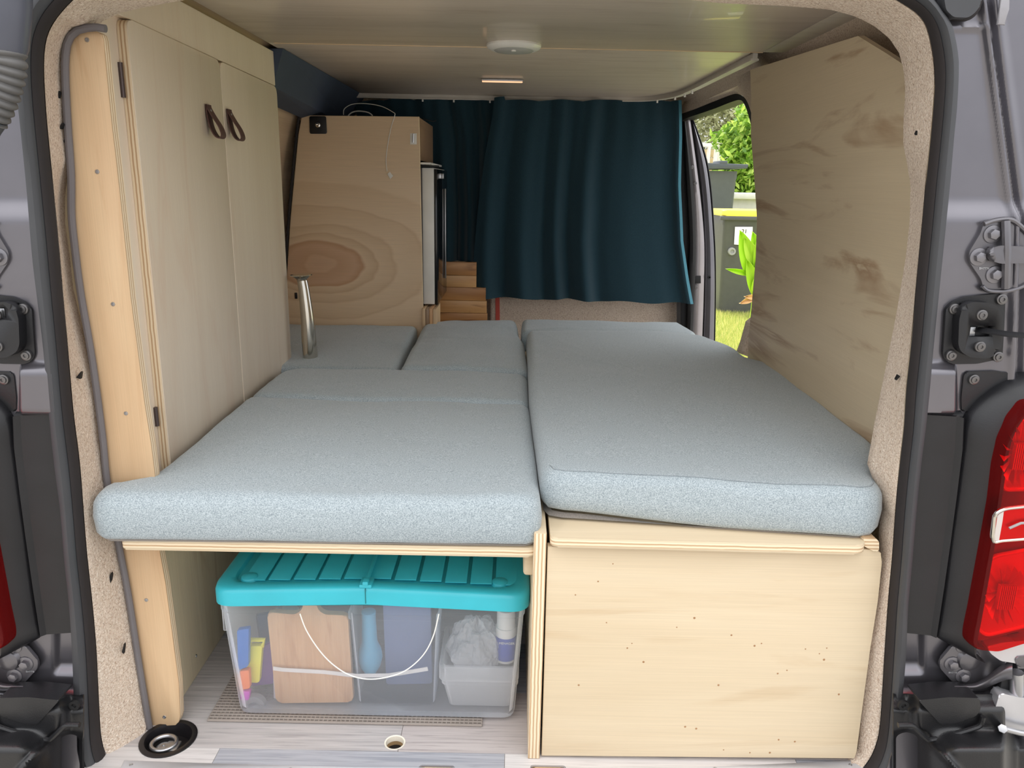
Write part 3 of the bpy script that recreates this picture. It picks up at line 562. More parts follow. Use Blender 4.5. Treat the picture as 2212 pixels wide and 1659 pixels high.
# rubber buffer top right
t = thing('rubber_buffer', 'round-bottomed black rubber buffer at the top of the right pillar', 'buffer', at(2080, 20, y=-.004))
MB().prism(rounded([at(u, v, y=-.020) for u, v in ((2040,-40),(2122,-40),(2121,8),(2106,28),(2092,38),(2060,37),(2044,22),(2040,0))], .004), (0, .018, 0), .004, 3).build('pad', rubber, t)
MB().prism(rounded([at(u, v, y=-.006) for u, v in ((2034,-40),(2123,-40),(2122,14),(2106,36),(2092,45),(2056,43),(2040,28),(2034,5))], .004), (0, .006, 0), .002, 2).build('base', rubber_l, t)
# seam sealer patch + spot welds
MB().prism([at(u, v, y=-.006) for u, v in ((2162,-20),(2184,-20),(2180,20),(2172,54),(2154,53),(2160,20))], (0, .004, 0), .002).build('seam_sealer', plain('sealer', srgb(150, 148, 152), .55, .3, bumpy=.6, bscale=90), bpy.data.objects['wall_rear_right'])
# corrugated conduit top left
t = thing('corrugated_conduit', 'grey corrugated cable conduit at the top left edge', 'conduit', at(15, 120, y=-.06))
cpt = spline([at(u, v, y=-.07) for u, v in ((14,108),(16,135),(12,165),(4,195),(-8,225),(-24,255))], 110); rr = [.0185+.0042*abs(math.sin(i*math.pi*9.5/110)) for i in range(110)]
MB().tube(cpt, rr, 20).build('bellows', plain('conduit_grey', srgb(92, 91, 90), .55), t)
MB().tube([at(18, -60, y=-.07), at(18, 20, y=-.07), at(16, 100, y=-.07), at(15, 112, y=-.07)], [.026, .026, .0235, .0215], 24).build('sleeve', plain('sleeve_grey', srgb(74, 76, 86), .4), t)
MB().tube([at(-22, 250, y=-.07), at(-34, 275, y=-.07), at(-50, 320, y=-.07)], [.021, .019, .018], 20).build('end_sleeve', plain('sleeve_dark', srgb(66, 72, 78), .4), t)
t = thing('round_grommet', 'dark round grommet in the top left corner beside the seal', 'grommet', at(62, 8, y=-.01)); MB().lathe(at(56, 8, y=-.002), (0, -1, 0), [(.016, 0), (.015, .006), (.008, .009), (0, .009)], 24).build('cap', plain('grommet_blue', srgb(62, 64, 84), .4), t)

# ================================================================ LEFT CABINET
XC = -.64; XD = -.622
cab = thing('wardrobe_cabinet', 'tall pale plywood wardrobe with two doors along the left wall', 'cabinet', (XC, .6, 0))
post = [(162,69),(190,66),(210,68),(219,74),(223,86),(231,170),(240,260),(252,360),(260,434),(282,644),(313,879),(326,960),(334,1025),(345,1194),(357,1259),(386,1476),(389,1548),(386,1560),(379,1567),(327,1570),(304,1428),(282,1286),(260,1170),(236,1040),(226,942),(204,779),(179,634),(166,534),(159,463),(158,376),(150,260),(144,145),(147,95),(152,80)]
MB().prism([at(u, v, y=.088) for u, v in post], (0, .018, 0), .0012, 2, edge=1).build('end_panel', [ply_post, PE['y']], cab)
MB().box(-.80, XC+.010, .106, .118, 0, 1.275, .001).build('end_frame', ply_side, cab)
MB().box(XC-.02, XC, .118, 1.0, .40, 1.285, .0008).build('face_frame', ply_door, cab)
MB().box(XC-.005, -.622, .107, .99, 0.0, .372, .001, ).build('lower_side_panel', ply_side, cab)
MB().box(-.80, XC-.02, .98, 1.0, 0, 1.19).build('back_panel', ply_side, cab)
def door(ya, yb, za0, za1):
    z0 = .42; r_ = .018
    pts = rounded([Vector((XD, ya, z0)), Vector((XD, yb, z0)), Vector((XD, yb, za1)), Vector((XD, ya, za0))], [0, 0, r_, r_])
    return MB().prism(pts, (-.018, 0, 0), .0012, 2, edge=1).build('door', [ply_door, PE['x']], cab)
d1 = door(.212, .6065, 1.212, 1.205); d2 = door(.609, 1.0, 1.205, 1.198)
# upper fascia overhanging (flush with doors)
MB().prism([Vector((XD-.003, .12, 1.215)), Vector((XD-.003, 1.0, 1.2015)), Vector((XD-.003, 1.0, 1.284)), Vector((XD-.003, .12, 1.284))], (-.016, 0, 0), .001, 1).build('fascia', ply_door, cab)
for (v0, v1) in ((128, 206), (942, 985)):
    a = at(249, v0, x=XD-.006); b2 = at(257, v1, x=XD-.006)
    MB().cyl((XD-.016, .2085, a.z), (XD-.016, .2085, b2.z), .0042, 12).build('hinge_barrel', plain('hinge_bronze', srgb(92, 80, 78), .4, .6), d1)
def strap(u, v, par):
    p0 = at(u, v, x=XD+.001); g = MB(); pts = []
    # strap loop: flat on the door then bulging outwards and back
    loop = [(0, 0, .001), (.004, -.022, .002), (.010, -.044, .006), (.017, -.060, .014), (.022, -.065, .024), (.024, -.058, .030), (.019, -.041, .025), (.011, -.021, .013), (.004, -.006, .005), (0, 0, .004)]
    P_ = spline([Vector((p0.x+b3, p0.y+.000, p0.z+a3)) for (_, a3, b3) in loop], 40)
    g.loft([[p+Vector((0, -.012, 0)) for p in P_], [p+Vector((0, .012, 0)) for p in P_]], closed=False)
    o = g.build('strap_handle', leather, par, angle=60, solid=.0022)
    q = MB(); q.lathe((p0.x+.006, p0.y, p0.z-.012), (1, 0, 0), [(.004, 0), (.0035, .002), (0, .0026)], 16); q.build('rivet', steel, o)
strap(447, 226, d1); strap(492, 236, d2)
for u, v in ((188,86),(210,371),(244,657),(272,893),(316,1296),(355,1549)): put(SCREW, 'screw', at(u, v, y=.0878), cab, None, 1.3)
for u, v in ((424,1417),): put(SCREW, 'screw', at(u, v, x=-.6216), cab, (0, 0, math.pi/2), 1.2)
gl = [(226,62),(210,59),(190,60),(168,64),(152,76),(143,92),(138,145),(143,260),(151,376),(152,463),(159,534),(172,634),(197,779),(219,942),(229,1040),(253,1170),(275,1286),(297,1428),(321,1574)]
tag(MB().tube(spline([at(u+2.5, v, y=.080) for u, v in gl], 90), .0055, 10).build('edge_trim_cord', greyc), 'grey rubber trim cord along the left edge of the wardrobe', 'trim')
# dark gap backing and carpet left of post
MB().box(-.80, -.66, .125, .135, 0, 1.27).build('gap_backing', [wallply], wl)

# ================================================================ BED
def cushion(name, label, pts, z0, z1, r=.022, crown=.006, nzs=.003, rc=.02, seedv=0, seam=False, tilt=None):
    P_ = rounded([Vector((p[0], p[1], 0)) for p in pts], rc, 5); P_ = resample(P_, 140, True); n = len(P_)
    area = sum(P_[i].x*P_[(i+1) % n].y-P_[(i+1) % n].x*P_[i].y for i in range(n))
    if area < 0: P_ = P_[::-1]
    Nn = []
    for i in range(n):
        t = (P_[(i+2) % n]-P_[i-2]).normalized(); Nn.append(Vector((-t.y, t.x, 0)))
    c0 = Vector((sum(p.x for p in P_)/n, sum(p.y for p in P_)/n, 0))
    def rg(o_, z, bul=0): return [p+q*(o_) + Vector((0, 0, z)) for p, q in zip(P_, Nn)]
    rings = [rg(.014, z0), rg(.005, z0+.004), rg(0, z0+.012), rg(-.002, (z0+z1)/2), rg(0, z1-r)]
    for k in range(1, 6):
        a = k/5*math.pi/2; rings.append(rg(r*(1-math.cos(a)), z1-r+r*math.sin(a)))
    base = rings[-1]
    for t in (.06, .14, .25, .38, .52, .66, .8, .92):
        rings.append([Vector((p.x+(c0.x-p.x)*t, p.y+(c0.y-p.y)*t, z1+crown*sm(0, .4, t))) for p in base])
    rings.append([c0+Vector((0, 0, z1+crown))]*n)
    out = []
    for k, rg_ in enumerate(rings):
        o2 = []
        for p in rg_:
            d = noise.noise(Vector((p.x*7+seedv, p.y*7, p.z*3)))*nzs+noise.noise(Vector((p.x*22+seedv, p.y*22, p.z*8)))*nzs*.35
            q = Vector(p); q.z += d*(1 if k > 4 else .25)
            if k in (3, 4, 5): q.y += d*.8
            if tilt: q.z += tilt(q.x, q.y, k)
            o2.append(q)
        out.append(o2)
    t_ = thing(name, label, 'cushion', (c0.x, c0.y, z0))
    g = MB(); g.loft(out, cap=True); g.build('cover', cush_m, t_, angle=75)
    g = MB(); g.loft([[Vector(p)-Vector((0, 0, .004)) for p in out[0]], [Vector(p)+Vector((0, 0, .003)) for p in rg(.006, z0)]], cap=False); g.build('underside', felt_m, t_)
    if seam:
        sp = [out[8][i]+Vector((0, 0, .0)) for i in range(n)]
        sp = [p for p in sp if p.y < .13 and p.x < .60]; sp.sort(key=lambda p: p.x); g = MB(); g.tube(sp, .0009, 6); g.build('seam', fabric('seam_thread', srgb(112, 122, 126), srgb(140, 148, 152)), t_)
    return t_
ZL = .485; ZR = .512
A = lambda u, v, z: at(u, v, z=z)
fl_ = [(-.665, .035), (.052, .035), (.052, A(1142, 858, ZL).y), (A(545, 842, ZL).x-.01, A(545, 842, ZL).y+.004), (-.622, .095), (-.640, .083), (-.668, .083)]
fl_ = [(-.668, .012), (.052, .022), (.042, .585), (-.612, .598), (-.612, .125), (-.628, .082), (-.668, .078)]
cushion('seat_cushion', 'blue-grey fabric cushion at the front left, nearest the opening above the storage box', fl_, .402, ZL, .026, .004, .004, .03, 1)
cushion('seat_cushion', 'narrow blue-grey cushion strip just behind the front left cushion', [(-.61, .596), (.041, .583), (.041, .862), (-.05, .885), (-.55, .89), (-.61, .86)], .402, ZL+.001, .024, .002, .004, .03, 5)
cushion('seat_cushion', 'shaded grey cushion in the rear left corner beside the chrome tube', [(-.79, .90), (-.312, .895), (-.335, 1.54), (-.80, 1.54)], .40, ZL-.003, .02, .003, .004, .02, 9)
cushion('seat_cushion', 'grey cushion with creases between the rear left corner and the long right cushion', [(-.303, .893), (.045, .887), (.036, 1.30), (.022, 1.40), (.012, 1.66), (-.24, 1.66), (-.315, 1.55)], .405, ZL+.004, .024, .006, .006, .03, 12)
cushion('seat_cushion', 'large long blue-grey cushion filling the right half of the bed', [(.053, .075), (.575, .018), (.602, .045), (.616, .10), (.69, .27), (.70, .95), (.66, 1.0), (.665, 1.16), (.60, 1.33), (.50, 1.385), (.045, 1.355), (.042, .6)], .428, ZR, .022, .004, .004, .03, 17, True,
        tilt=lambda x, y, k: (.014*sm(.35, .06, x)*(1-sm(.1, .5, y))) if k < 3 else 0)
cushion('seat_cushion', 'thin dark grey cushion strip at the far right below the curtain', [(.028, 1.40), (.60, 1.40), (.62, 1.44), (.60, 1.64), (.032, 1.64)], .42, ZL+.012, .02, .003, .003, .02, 21)
# bed boards
bb = thing('bed_board', 'plywood board under the left cushions with layered edge', 'board', (-.3, .4, .38))
MB().prism(rounded([Vector((-.630, .030, .398)), Vector((.044, .030, .398)), Vector((.044, 1.50, .398)), Vector((-.618, 1.5, .398)), Vector((-.618, .125, .398)), Vector((-.630, .10, .398))], [.006, .012, 0, 0, 0, 0]), (0, 0, -.017), .004, 3, edge=1).build('board', [ply_box, PE['z']], bb)
tag(MB().box(at(1131, 1200, y=.05).x, at(1158, 1200, y=.05).x, .05, 1.4, at(1145, 1245, y=.05).z, .380, .006, seg=3).build('support_batten', ply_box), 'rounded wooden support batten under the left board beside the partition', 'batten')
bx_ = thing('plywood_storage_box', 'pale plywood storage box with big front panel at lower right', 'box', (.33, .3, 0))
MB().box(.040, .0605, .022, 1.40, 0, .428, .002, mi=0).build('partition_panel', [ply_box], bx_)
MB().box(.0402, .0603, .0212, .0235, .001, .427, .0006).build('partition_edge', PE['x'], bx_)
fpan = [at(1183, 1181, y=.024), at(1889, 1187, y=.024), at(1904, 1196, y=.024), at(1905, 1215, y=.024), at(1896, 1300, y=.024), at(1880, 1400, y=.024), at(1864, 1520, y=.024), at(1851, 1625, y=.024), at(1846, 1639, y=.024), at(1170, 1633, y=.024)]
MB().prism(fpan, (0, .016, 0), .0015, 2, edge=1).build('front_panel', [ply_box, PE['y']], bx_)
MB().box(.0606, .59, .385, .40, 0, .40).build('inner_divider', ply_side, bx_)
MB().box(.59, .60, .045, 1.40, 0, .40).build('outer_side', ply_side, bx_)
kn = plain('knot', srgb(160, 120, 84), .7)
rnd = random.Random(4)
for u, v in ((1243,1285),(1324,1218),(1292,1256),(1310,1345),(1365,1390),(1355,1400),(1500,1335),(1552,1480),(1630,1395),(1645,1390),(1680,1455),(1700,1448),(1786,1400),(1770,1412),(1740,1402),(1780,1425),(1812,1500),(1480,1570),(1504,1574),(1563,1620),(1620,1626),(1682,1598),(1717,1602),(1663,1626),(1390,1430),(1462,1355),(1580,1372),(1250,1480)):
    q = at(u, v, y=.0238); MB().lathe(q, (0, -1, 0), [(.0010+rnd.random()*.0011, 0), (.0006, .0003), (0, .0003)], 8).build('knot', kn, bx_)
ld = thing('box_lid', 'rounded plywood lid board lying on top of the plywood storage box', 'lid', (.3, .3, .41))
MB().prism(rounded([Vector((.066, .010, .426)), Vector((.561, .004, .426)), Vector((.575, .03, .426)), Vector((.575, 1.35, .426)), Vector((.066, 1.35, .426))], [.012, .02, 0, 0, 0], 5), (0, 0, -.016), .003, 3, edge=1).build('board', [ply_box, PE['z']], ld)
tag(MB().prism(rounded([at(1866, 1162, y=.02), at(1893, 1164, y=.02), at(1899, 1170, y=.02), at(1899, 1190, y=.02), at(1890, 1192, y=.02), at(1866, 1180, y=.02)], .002), (0, 1.2, 0), .002).build('filler_batten', PE['z']), 'small layered plywood batten at the right end of the lid', 'batten')

# ================================================================ STORAGE BOX AND CONTENTS
BX0, BX1, BY0, BY1 = -.498, .017, .112, .46
bin_ = thing('plastic_storage_box', 'frosted clear plastic storage box with turquoise lid under the bed', 'storage box', (-.24, .28, .007))
def rr(x0, x1, y0, y1, z, r_): return rounded([Vector((x0, y0, z)), Vector((x1, y0, z)), Vector((x1, y1, z)), Vector((x0, y1, z))], r_, 6)
def rset(d, z, r_=.024): return rr(BX0-d, BX1+d, BY0-d, BY1+d, z, r_)
g = MB(); g.loft([rset(-.007, .0085), rset(-.002, .010), rset(0, .018), rset(.012, .225), rset(.014, .228), rset(.014, .247), rset(.012, .247), rset(.010, .226), rset(-.003, .019), rset(-.012, .012)], cap=True); g.build('tub', clear_p, bin_, angle=30)
g = MB()
for x in (-.502, ): g.box(x-.003, x+.004, .10, .104, .19, .232, .001)
g.build('corner_rib', clear_p, bin_)
# lid
LX0, LX1, LY0, LY1 = -.520, .040, .088, .475
XM = at(790, 1290, y=.09).x
def vee(x): return .010*(1-min(1, abs(x-XM)/.27))
def lring(d, z, r_=.04):
    P_ = resample(rr(LX0+d, LX1-d, LY0+d, LY1-d, 0, r_), 220, True); return [Vector((p.x, p.y, z-.003+vee(p.x))) for p in P_]
g = MB(); g.loft([lring(.004, .246), lring(0, .248), lring(0, .270), lring(.002, .277), lring(.007, .280), lring(.020, .280), lring(.027, .2785), lring(.030, .272), lring(.05, .272), lring(.12, .272), lring(.185, .272)], cap=True)
ld2 = g.build('lid', teal_p, bin_, angle=50)
g = MB()
for k in range(11):
    x = LX0+.055+k*.045
    g.box(x-.008, x+.031, LY0+.04, LY1-.04, .272+vee(x), .2748+vee(x), .001)
g.build('lid_ribs', teal_p, ld2)
for x in (LX0+.055, LX1-.055):
    g = MB(); g.lathe((x, LY0+.05, .270+vee(x)), (0, 0, 1), [(.016, 0), (.014, .006), (.008, .008), (0, .0085)], 24); g.build('lid_stud', teal_p, ld2)
g = MB(); g.box(XM-.011, XM+.011, LY0+.001, LY0+.03, .285, .292, .002).box(XM-.005, XM+.005, LY0+.0, LY0+.018, .290, .298, .0015).cyl((XM, LY0+.012, .292), (XM, LY1-.02, .292), .0035, 10); g.build('lid_hinge', teal_p, ld2)
MB().box(XM-.0007, XM+.0007, LY0-.0008, LY0+.002, .257, .285).build('lid_split', plain('lid_gap', srgb(10, 110, 112), .5), ld2)
hp = [at(u, v, y=.094) for u, v in ((648,1326),(662,1362),(690,1405),(720,1436),(755,1458),(795,1467),(840,1462),(880,1446),(915,1414),(936,1374),(948,1326))]
MB().tube(spline(hp, 50), .0011, 8).build('bail_handle', plain('handle_white', srgb(240, 238, 230), .4), bin_)
# contents (each rests inside the tub on its floor z=.012)
FZ = .0135
def inbox(pts, y): return [at(u, v, y=y) for u, v in pts]
cb = thing('cutting_board', 'bamboo cutting board with a handle standing in the storage box', 'cutting board', at(680, 1540, y=.14))
def shiftz(P_, dz=0):
    zmin = min(p.z for p in P_); return [Vector((p.x, p.y, p.z+max(0, FZ-zmin)*1.0)) for p in P_]
MB().prism(rounded(shiftz(inbox([(578,1345),(640,1350),(655,1338),(656,1318),(682,1316),(688,1340),(702,1350),(752,1352),(764,1538),(598,1540)], .138)), .010, 5), (0, .014, 0), .003, 3).build('board', board_m, cb)
ct = thing('clear_food_container', 'upright clear plastic container holding the light blue bottle in the storage box', 'container', at(860, 1540, y=.15))
def tubr(u0, u1, v0, v1, y0, y1, th, mat, par, name, taper=0.012, r_=.012):
    a = at(u0, v1, y=y0); b2 = at(u1, v0, y=y0); z0 = max(FZ, a.z); z1 = b2.z
    o_ = [rr(a.x+taper, b2.x-taper, y0+taper, y1-taper, z0, r_), rr(a.x, b2.x, y0, y1, z1-.012, r_), rr(a.x-.003, b2.x+.003, y0-.003, y1+.003, z1-.010, r_), rr(a.x-.003, b2.x+.003, y0-.003, y1+.003, z1, r_), rr(a.x+.001, b2.x-.001, y0+.001, y1-.001, z1, r_), rr(a.x+taper+.001, b2.x-taper-.001, y0+taper+.001, y1-taper-.001, z0+.001, r_)]
    MB().loft(o_).build(name, mat, par)
tubr(762, 946, 1330, 1536, .135, .25, .001, clear_2, ct, 'tub', .008)
lb = inbox([(590,1440),(610,1443),(700,1448),(770,1456),(840,1455),(923,1441),(925,1449),(840,1463),(770,1464),(700,1456),(610,1451),(590,1448)], .132); MB().prism(lb, (0, .001, 0)).build('white_band', plain('band_white', srgb(226, 222, 218), .5), ct)
tag(MB().lathe(at(800, 1440, y=.19), (0, 0, 1), [(.012, -.01), (.020, .004), (.024, .022), (.022, .038), (.015, .055), (.0135, .10), (.0135, .12), (.009, .122)], 26).build('light_blue_bottle', plain('light_blue', srgb(94, 190, 226), .35)), 'light blue pear-shaped bottle standing in the clear container', 'bottle')
tag(MB().prism(rounded(shiftz(inbox([(828,1345),(930,1350),(934,1530),(836,1532)], .20)), .004), (0, .02, 0), .002).build('blue_booklet', plain('slate_blue', srgb(112, 128, 168), .5)), 'slate blue packet behind the clear container', 'packet')
def clip(name, pts, y, col, lab, cat, th=.012):
    return tag(MB().prism(rounded(shiftz(inbox(pts, y)), .004, 3), (0, th, 0), .002, 2).build(name, plain(name+'_mat', srgb(*col), .45)), lab, cat)
ys = thing('yellow_peg', 'yellow plastic peg at the left end inside the storage box', 'peg', at(545, 1470, y=.15))
MB().prism(rounded(inbox([(536,1396),(566,1396),(560,1475),(530,1474)], .142), .004), (0, .012, 0), .002).build('blade', plain('yellow', srgb(240, 232, 60), .4), ys)
MB().tube(inbox([(538,1396),(541,1382),(571,1382),(566,1396)], .148), .0045, 8).build('loop', bpy.data.materials['yellow'], ys)
clip('blue_utensil', [(511,1362),(538,1358),(536,1440),(514,1449)], .122, (30, 110, 196), 'blue plastic utensil behind the yellow peg', 'utensil')
clip('orange_peg', [(517,1450),(538,1448),(540,1488),(517,1492)], .122, (255, 130, 60), 'orange plastic peg below the yellow peg', 'peg')
clip('purple_tray', [(536,1440),(590,1410),(592,1500),(540,1506)], .185, (128, 60, 160), 'purple plastic tray leaning beside the cutting board', 'tray')
clip('magenta_peg', [(518,1494),(540,1494),(537,1514),(519,1512)], .122, (206, 60, 196), 'magenta plastic peg under the orange peg', 'peg')
clip('blue_folder', [(525,1334),(585,1326),(590,1420),(528,1420)], .26, (60, 98, 140), 'dark blue flat panel at the back left of the storage box', 'panel')
q = at(552, 1524, y=.145); t = thing('round_tub', 'small round clear tub lying at the bottom left of the storage box', 'tub', q); MB().lathe((q.x, .150, q.z+.004), (0, -1, 0), [(.020, 0), (.022, .006), (.021, .014), (.017, .015), (.010, .013), (.008, .010), (0, .010)], 28).build('tub', clear_3, t)
tag(MB().lathe(at(620, 1338, y=.2), (0, 0, 1), [(.010, -.004), (.021, 0), (.023, .02), (.020, .022)], 24).build('white_cup', white_m), 'white cup rim showing above the cutting board', 'cup')
clip('grey_sheet', [(588,1352),(594,1352),(600,1530),(592,1530)], .150, (190, 180, 184), 'thin grey sheet left of the cutting board', 'sheet', .05)
sb_ = thing('small_milky_tub', 'small milky plastic tub at the right end inside the storage box', 'tub', at(1034, 1530, y=.14))
tubr(957, 1116, 1470, 1533, .132, .26, .001, clear_3, sb_, 'body', .010)
a = at(950, 1470, y=.128); b2 = at(1119, 1442, y=.128)
MB().loft([rr(a.x, b2.x, .126, .266, a.z, .014), rr(a.x-.002, b2.x+.002, .124, .268, a.z+.003, .014), rr(a.x-.002, b2.x+.002, .124, .268, b2.z-.003, .014), rr(a.x, b2.x, .126, .266, b2.z, .014), rr(a.x+.005, b2.x-.005, .131, .261, b2.z, .012), rr(a.x+.008, b2.x-.008, .134, .258, a.z, .012)]).build('rim_lid', clear_3, sb_)
# bubble wrap bundle
g = MB(); cb_ = at(1030, 1395, y=.19)
def bw(i, j):
    a_ = 2*math.pi*i; ph = math.pi*j; d = 1+.28*noise.noise(Vector((math.cos(a_)*1.8, math.sin(a_)*1.8, ph*1.5)))+.12*noise.noise(Vector((math.cos(a_)*5, math.sin(a_)*5, ph*5)))
    return Vector((cb_.x+math.cos(a_)*math.sin(ph)*.052*d, cb_.y+math.sin(a_)*math.sin(ph)*.045*d, cb_.z+math.cos(ph)*.056*d))
g.grid(bw, 48, 30); tag(g.build('bubble_wrap_bundle', bubble_m, angle=20), 'crumpled bubble wrap bundle sitting in the small milky tub', 'bubble wrap')
sp = thing('cleaning_bottle', 'white cleaning bottle with a blue label at the right end of the storage box', 'bottle', at(1090, 1450, y=.20))
q = at(1092, 1400, y=.165); 
MB().cyl((q.x, .185, q.z-.035), (q.x, .185, at(1092, 1364, y=.165).z), .0195, 28).build('bottle_body', white_m, sp)
MB().cyl((q.x, .185, at(1092, 1364, y=.165).z), (q.x, .185, at(1092, 1326, y=.165).z), .0175, 28, bev=.002).build('cap', white_m, sp)
MB().lathe((q.x, .185, q.z-.030), (0, 0, 1), [(.0198, 0), (.0198, .048)], 28, cap=False).build('blue_label', plain('label_blue', srgb(70, 86, 176), .45), sp)
text_obj('MENAGER', 'label_text', (q.x+.002, .1645, q.z+.010), .0065, (math.pi/2, 0, 0), white_m, sp)

# anti slip mat
g = MB(); x0, x1, y0, y1 = -.548, -.044, .101, .40; n = 62
for k in range(n+1):
    x = x0+(x1-x0)*k/n; g.box(x-.0013, x+.0013, y0, y1, .0006, .0040)
m_ = 37
for k in range(m_+1):
    y = y0+(y1-y0)*k/m_; g.box(x0-.001, x1+.001, y-.0022, y+.0022, .0012, .0052, .0008, seg=1)
tag(g.build('anti_slip_mat', plain('mat_taupe', srgb(150, 140, 132), .7)), 'taupe woven anti-slip mat on the floor under the storage box', 'mat', kind='stuff')
# tie down cup
t = thing('tie_down_cup', 'recessed black cup with a steel tie-down ring in the floor', 'tie-down', (CUP.x, CUP.y, 0))
MB().lathe((CUP.x, CUP.y, 0), (0, 0, 1), [(.0425, -.03), (.0425, -.001), (.0485, .0), (.0485, .0018), (.0455, .003), (.0395, .0025), (.0385, -.001), (.034, -.022), (0, -.023)], 40).build('cup', plain('cup_black', srgb(28, 26, 28), .3, bumpy=.1), t)
rg_ = [Vector((CUP.x-.006+.021*math.cos(a_*.157), CUP.y-.006+.019*math.sin(a_*.157), -.004)) for a_ in range(40)]
MB().tube(rg_, .0036, 10, loop=True).build('ring', steel, t)
MB().box(CUP.x-.002, CUP.x+.022, CUP.y-.022, CUP.y+.004, -.012, -.006, .002).build('bracket', steel, t)
MB().lathe((CUP.x-.006, CUP.y-.008, -.022), (0, 0, 1), [(.014, 0), (.013, .012), (.008, .015), (.003, .015), (.002, .017), (0, .017)], 24).build('bolt_head', steel, t)

# ================================================================ TALL FRIDGE CABINET
CY = 1.56
tc_ = thing('fridge_cabinet', 'tall plywood kitchen cabinet with dark oval wood figure at the rear left', 'cabinet', (-.55, CY, 0))
fp = [at(652, 249, y=CY), at(905, 252, y=CY), Vector((-.3165, CY, .50)), Vector((-.3165, CY, .02)), Vector((-.80, CY, .02)), at(614, 690, y=CY), at(628, 470, y=CY), at(645, 290, y=CY)]
MB().prism(fp, (0, .015, 0), .001, 1, edge=1).build('side_panel', [ply_cath, PE['y']], tc_)
brown = wood('brown_ply', srgb(150, 122, 96), srgb(160, 132, 104), srgb(120, 94, 70), 'y', .4, .4, seed=7)
zt_ = at(905, 252, y=CY).z
MB().box(-.72, -.324, CY+.015, 2.0, zt_-.018, zt_-.001, .001).build('top', brown, tc_)
zf = at(908, 346, y=CY).z
MB().box(-.337, -.3235, CY+.015, 2.0, zf, zt_-.001, .001).build('upper_front', brown, tc_)
MB().box(-.80, -.40, 1.98, 2.0, .02, zt_-.02).build('back', brown, tc_)
MB().box(-.37, -.3235, CY+.015, 2.0, .02, .535).build('lower_front', brown, tc_)
# black edge rubber
tag(MB().tube(spline([Vector(p)+Vector((-.006, -.004, 0)) for p in (at(652, 247, y=CY), at(645, 290, y=CY), at(628, 470, y=CY), at(617, 640, y=CY), at(614, 690, y=CY))], 30), .0045, 8).build('edge_gasket', rubber_l), 'thin black rubber strip along the left edge of the fridge cabinet', 'gasket')
lk = thing('lock_plate', 'black square plate with a chrome screw at the top left of the fridge cabinet', 'plate', at(687, 270, y=CY))
MB().prism(rounded([at(u, v, y=CY-.004) for u, v in ((668,251),(704,251),(706,289),(669,289))], .006, 4), (0, .004, 0), .001, 2).build('plate', black, lk)
MB().lathe(at(687, 270, y=CY-.004), (0, -1, 0), [(.010, 0), (.008, .004), (.004, .005), (0, .003)], 20).build('chrome_screw', chrome, lk)
lt = thing('barrel_latch', 'small white metal latch near the top right of the fridge cabinet', 'latch', at(893, 300, y=CY))
MB().prism([at(u, v, y=CY-.002) for u, v in ((886,288),(900,288),(900,312),(886,312))], (0, .002, 0), .0005).build('plate', white_m, lt); MB().cyl(at(893, 289, y=CY-.005), at(892, 308, y=CY-.005), .003, 10).build('bolt_pin', steel, lt)
tag(MB().box(at(640, 638, y=CY).x-.004, at(640, 638, y=CY).x+.004, CY-.006, CY, at(640, 645, y=CY).z, at(640, 632, y=CY).z, .001).build('black_clip', black), 'tiny black clip on the fridge cabinet beside the chrome tube', 'clip')
# fridge
fd = thing('fridge', 'white-edged fridge with a dark glass door built into the tall cabinet', 'fridge', (-.30, 1.75, .54))
z0 = at(915, 657, y=1.59).z; z1 = at(908, 362, y=1.59).z
MB().box(-.319, -.278, 1.590, 1.99, z0, z1, .0025).build('door_edge', white_m, fd)
MB().box(-.2775, -.268, 1.590, 1.99, z0-.002, z1-.004, .0015).build('glass_door', glassb, fd)
MB().box(-.3228, -.3192, 1.592, 1.98, z0, z1, .0005).build('door_gasket', greyc, fd)
MB().box(-.3235, -.288, 1.577, 1.98, z1+.010, z1+.017, .001).build('top_strip', white_m, fd)
MB().box(-.3235, -.262, 1.580, 1.605, z1+.002, z1+.008, .001).build('hinge', blackd, fd)
MB().box(-.2675, -.262, 1.86, 1.875, z0+.06, z1-.07, .001).build('silver_trim', steel, fd)
MB().box(-.2675, -.255, 1.62, 1.66, z1-.035, z1-.018, .001).box(-.254, -.248, 1.62, 1.64, z1-.035, z1-.018, .001).build('handle', steel, fd)
sb2 = thing('wooden_block_step', 'layered wooden block under the fridge door', 'block', (-.29, 1.6, .5))
for k in range(4):
    x = -.3165+k*.0125; MB().box(x, x+.0115, 1.53+.0*k, 1.68, .47, z0-.006-.002*(k % 2), .001).build('lamella', [ply_post, brown, board_m, ply_post][k], sb2)
# striped wood bench behind
wb = thing('striped_wood_bench', 'brown striped wooden bench side behind the fridge', 'bench', (-.2, 1.95, .4))
zz = [.40, .462, .512, .565, .612, .665]
wm = [walnut, wood('striped_light', srgb(192, 142, 88), srgb(210, 164, 110), srgb(130, 84, 44), 'x', .4, .7, seed=13, freq=2.5)]
for k, (za, zb_) in enumerate(zip(zz, zz[1:])): MB().box(-.42+.003*(k % 2), [-.105, -.108, -.112, -.15, -.15][k], 1.95, 1.972, za, zb_-.0012, .001).build('slat', wm[(k) % 2], wb)
